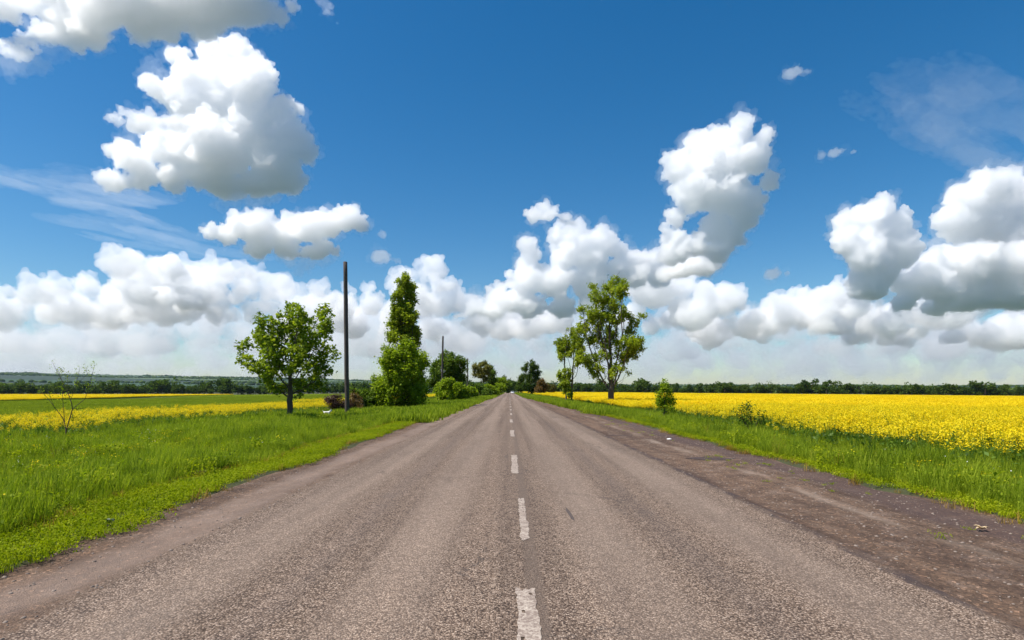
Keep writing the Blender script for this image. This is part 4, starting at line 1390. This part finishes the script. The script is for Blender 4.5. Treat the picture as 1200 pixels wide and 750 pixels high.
rng = np.random.default_rng(17)
V, Q, o, rn = [], [], 0, []
for k in range(46):
    y0 = rng.uniform(1700, 8300); x0 = rng.uniform(-.95, .95) * y0
    L = rng.uniform(250, 1100); nn = int(L / 12)
    for i in range(nn):
        x = x0 + (i / nn - .5) * L * 2; y_ = y0 + (vnoise(np.array([x * .002]), np.array([k * 3.]), 5)[0] - .5) * 160 + rng.normal(0, 14)
        if y_ < 1500: continue
        zz = float(hill_h(np.array([x]), np.array([y_]))[0])
        s = rng.uniform(7, 13)
        V.append(ICO1[0] * rng.uniform(.75, 1.2, (len(ICO1[0]), 1)) * np.array([s * 1.7, s * 1.3, s]) + np.array([x, y_, zz + s * .4])); Q.append(ICO1[1] + o); o += len(ICO1[0])
        rn.append(np.full(len(ICO1[0]), rng.random()))
for x in np.arange(-7600, 7600, 26):     # woods along the skyline
    y_ = 8000 + rng.normal(0, 60)
    if vnoise(np.array([x * .0012]), np.array([.5]), 9)[0] < .38: continue
    zz = float(hill_h(np.array([x]), np.array([y_]))[0])
    s = rng.uniform(9, 16)
    V.append(ICO1[0] * rng.uniform(.75, 1.2, (len(ICO1[0]), 1)) * np.array([s * 1.8, s * 1.3, s]) + np.array([x, y_, zz + s * .4])); Q.append(ICO1[1] + o); o += len(ICO1[0])
    rn.append(np.full(len(ICO1[0]), rng.random()))
tag(link('distant_woods', mesh_np('distant_woods', np.concatenate(V), [np.concatenate(Q)], np.concatenate(rn)), M['leaf_far']), kind='stuff')
print('trees', round(time.time() - T0, 1))

# ------------------------------------------------------------------ poles
def pole(bpx, bpy_, tpx, tpy, Y, r0, r1, label):
    b = at(bpx, bpy_, Y); t = at(tpx, tpy, Y)
    zb = gz1(b.x, Y) - .3
    rng_ = np.random.default_rng(int(Y))
    nseg, ns = 14, 14
    V = []
    for i in range(nseg + 1):
        u = i / nseg
        c = np.array([b.x + (t.x - b.x) * u + rng_.normal(0, .006), Y, zb + (t.z - zb) * u])
        r = r0 + (r1 - r0) * u
        for j in range(ns):
            a = 2 * math.pi * j / ns
            rr = r * (1 + .04 * math.sin(3 * a + 1))
            V.append(c + np.array([math.cos(a) * rr, math.sin(a) * rr, 0]))
    V.append(np.array([t.x, Y, t.z + .05]))
    V = np.array(V)
    Qs = np.array([(i * ns + j, i * ns + (j + 1) % ns, (i + 1) * ns + (j + 1) % ns, (i + 1) * ns + j) for i in range(nseg) for j in range(ns)])
    Ts = np.array([(nseg * ns + j, nseg * ns + (j + 1) % ns, len(V) - 1) for j in range(ns)])
    org = np.array([b.x, Y, zb + .3])
    o = link('utility_pole', mesh_np('utility_pole', V - org, [Qs, Ts]), M['pole'], loc=org)
    tag(o, label, 'pole', 'bare poles beside the road')
    for p_ in o.data.polygons: p_.use_smooth = len(p_.vertices) == 4


pole(407, 488, 404.5, 307, 42, .165, .14, 'tall dark bare pole in the left verge, nearest and highest of three')
pole(517.5, 471, 519, 394, 90, .16, .13, 'second bare pole, standing in front of the dark round tree')
pole(548, 466, 548, 420, 150, .18, .15, 'farthest and shortest looking bare pole, left of the pale young tree')

# ------------------------------------------------------------------ oncoming car far down the road
def prism(prof, w, taper=None):
    """Side profile (y, z) extruded across x; taper(z) narrows it."""
    n = len(prof)
    V = []
    for s in (-1, 1):
        for (y_, z_) in prof:
            V.append((s * w / 2 * (taper(z_) if taper else 1), y_, z_))
    Q = [[(i, (i + 1) % n, n + (i + 1) % n, n + i)] for i in range(n)]
    faces = [np.array(q) for q in Q] + [np.array([list(range(n))[::-1]]), np.array([list(range(n, 2 * n))])]
    return np.array(V, float), faces


car = empty('car', (at(600.6, 461, 315).x, 315, .03))
tag(car, 'small white car driving towards the viewer at the far road end', 'car')
V, Fl = prism([(-2.1, .32), (-2.12, .62), (-1.95, .82), (-1.0, .95), (1.75, .98), (2.1, .9), (2.12, .35)], 1.72, lambda z: 1 - .05 * max(0, z - .6))
link('body', mesh_np('body', V, Fl), M['car_white'], car)
V, Fl = prism([(-1.0, .955), (-.35, 1.42), (.95, 1.44), (1.75, .985)], 1.6, lambda z: 1 - .34 * max(0, z - .95))
link('cabin', mesh_np('cabin', V, Fl), M['car_white'], car)
V = np.array([(-.70, -1.02, 1.0), (.70, -1.02, 1.0), (.60, -.43, 1.39), (-.60, -.43, 1.39)], float) + np.array([0, -.02, .02])
link('windscreen', mesh_np('windscreen', np.concatenate([V, V + [0, .03, .0]]), [np.array([[0, 1, 2, 3], [7, 6, 5, 4], [0, 4, 5, 1], [1, 5, 6, 2], [2, 6, 7, 3], [3, 7, 4, 0]])]), M['glass_dark'], car)
for sx in (-1, 1):
    V = ICO2[0] * np.array([.2, .06, .1]) + np.array([sx * .6, -2.08, .7])
    link('headlight', mesh_np('headlight', V, [ICO2[1]]), M['headlight'], car, smooth=True)
    for wy in (-1.3, 1.3):
        th = np.linspace(0, 2 * np.pi, 20, endpoint=False)
        V = np.concatenate([np.stack([np.full(20, sx * .86 + e), wy + .31 * np.cos(th), .31 + .31 * np.sin(th)], -1) for e in (-.1, .1)])
        k = np.arange(20); k2 = (k + 1) % 20
        link('wheel', mesh_np('wheel', V, [np.stack([k, k2, 20 + k2, 20 + k], -1), k[None, ::-1], 20 + k[None, :]]), M['rubber'], car)
V = np.array([(-.5, -2.14, .42), (.5, -2.14, .42), (.5, -2.14, .58), (-.5, -2.14, .58)], float)
link('grille', mesh_np('grille', np.concatenate([V, V + [0, .04, 0]]), [np.array([[0, 1, 2, 3], [7, 6, 5, 4], [0, 4, 5, 1], [1, 5, 6, 2], [2, 6, 7, 3], [3, 7, 4, 0]])]), M['rubber'], car)

# ------------------------------------------------------------------ small white animal by the brown bush
def skin_body(name, joints, edges, loc, mat, rotz=0):
    me = bpy.data.meshes.new(name)
    me.from_pydata([j[:3] for j in joints], edges, [])
    o = link(name, me, loc=loc)
    sk = o.modifiers.new('skin', 'SKIN')
    for v, j in zip(me.skin_vertices[0].data if me.skin_vertices else [], joints):
        v.radius = (j[3], j[3])
    if not me.skin_vertices:
        pass
    ss = o.modifiers.new('sub', 'SUBSURF'); ss.levels = 2; ss.render_levels = 2
    dg = bpy.context.evaluated_depsgraph_get()
    m2 = bpy.data.meshes.new_from_object(o.evaluated_get(dg))
    o.modifiers.clear(); o.data = m2
    m2.materials.append(mat)
    m2.polygons.foreach_set('use_smooth', np.ones(len(m2.polygons), dtype=bool))
    o.rotation_euler = (0, 0, rotz)
    return o


J = [(0, 0, .36, .10), (-.22, 0, .37, .095), (.22, 0, .37, .105), (.33, 0, .46, .07), (.40, 0, .54, .075), (.50, 0, .51, .045),
     (-.33, 0, .44, .03), (-.40, 0, .58, .022),
     (.22, .08, .26, .045), (.23, .08, .13, .028), (.23, .08, .0, .026), (.22, -.08, .26, .045), (.21, -.08, .13, .028), (.22, -.08, .0, .026),
     (-.22, .08, .27, .055), (-.27, .08, .14, .028), (-.24, .08, .0, .026), (-.22, -.08, .27, .055), (-.25, -.08, .14, .028), (-.22, -.08, .0, .026),
     (.38, .05, .62, .022), (.38, -.05, .62, .022), (.37, .07, .68, .012), (.37, -.07, .68, .012)]
E = [(0, 1), (0, 2), (2, 3), (3, 4), (4, 5), (1, 6), (6, 7), (2, 8), (8, 9), (9, 10), (2, 11), (11, 12), (12, 13), (1, 14), (14, 15), (15, 16), (1, 17), (17, 18), (18, 19), (4, 20), (4, 21), (20, 22), (21, 23)]
p = at(383, 481, 46)
an = skin_body('animal', J, E, (p.x, 46, gz1(p.x, 46) + .06), M['white_fur'], .15)
an.scale = (.78,) * 3
tag(an, 'small white four legged animal standing in grass by the reddish brown bush', 'animal')

# ------------------------------------------------------------------ small things on the ground
def sprig(x, y, seed, n, size, mat, name, label, cat):
    rng_ = np.random.default_rng(seed)
    z = max(gz1(x, y), road_top(x, y)) - (.04 if cat == 'leaf' else 0)
    V, Q = [], []
    o = 0
    for i in range(n):
        a = rng_.uniform(0, 6.28)
        L = size * rng_.uniform(.6, 1.1); w = L * .42
        d = np.array([math.cos(a), math.sin(a), rng_.uniform(.1, .8)]); d /= np.linalg.norm(d)
        s = np.cross(d, [0, 0, 1]); s /= np.linalg.norm(s); up = np.cross(s, d)
        prof = [(0, 0), (.25, .8), (.5, 1), (.78, .7), (1, 0)]
        for t, ww in prof:
            c = d * L * t - np.array([0, 0, 1]) * .25 * L * t * t
            V += [c - s * w / 2 * ww + up * .02 * ww, c, c + s * w / 2 * ww + up * .02 * ww]
        for k in range(4):
            b_ = o + k * 3
            Q += [(b_, b_ + 1, b_ + 4, b_ + 3), (b_ + 1, b_ + 2, b_ + 5, b_ + 4)]
        o += 15
    ob = link(name, mesh_np(name, np.array(V), [np.array(Q)], rng_.random(len(V))), mat, loc=(x, y, z + .05), smooth=True)
    tag(ob, label, cat)
    return ob


sprig(-4.72, 7.05, 3, 9, .10, M['sprig'], 'weed', 'dark green leafy weed on the low grass strip at lower left', 'weed')
sprig(5.42, 6.85, 4, 6, .10, M['dry_leaf'], 'dry_leaf', 'crumpled beige dry leaf on the brown shoulder at lower right', 'leaf')
bm = bmesh.new()
bmesh.ops.create_icosphere(bm, subdivisions=2, radius=.06)
for v in bm.verts: v.co = Vector((v.co.x * 1.4, v.co.y * .9, abs(v.co.z) * .55)) * random.uniform(.85, 1.15)
me = bpy.data.meshes.new('litter'); bm.to_mesh(me); bm.free()
tag(link('litter', me, M['litter'], loc=(5.3, 19.8, road_top(5.3, 19.8))), 'scrap of white litter lying on the right hand dirt shoulder', 'litter')
print('done', round(time.time() - T0, 1))
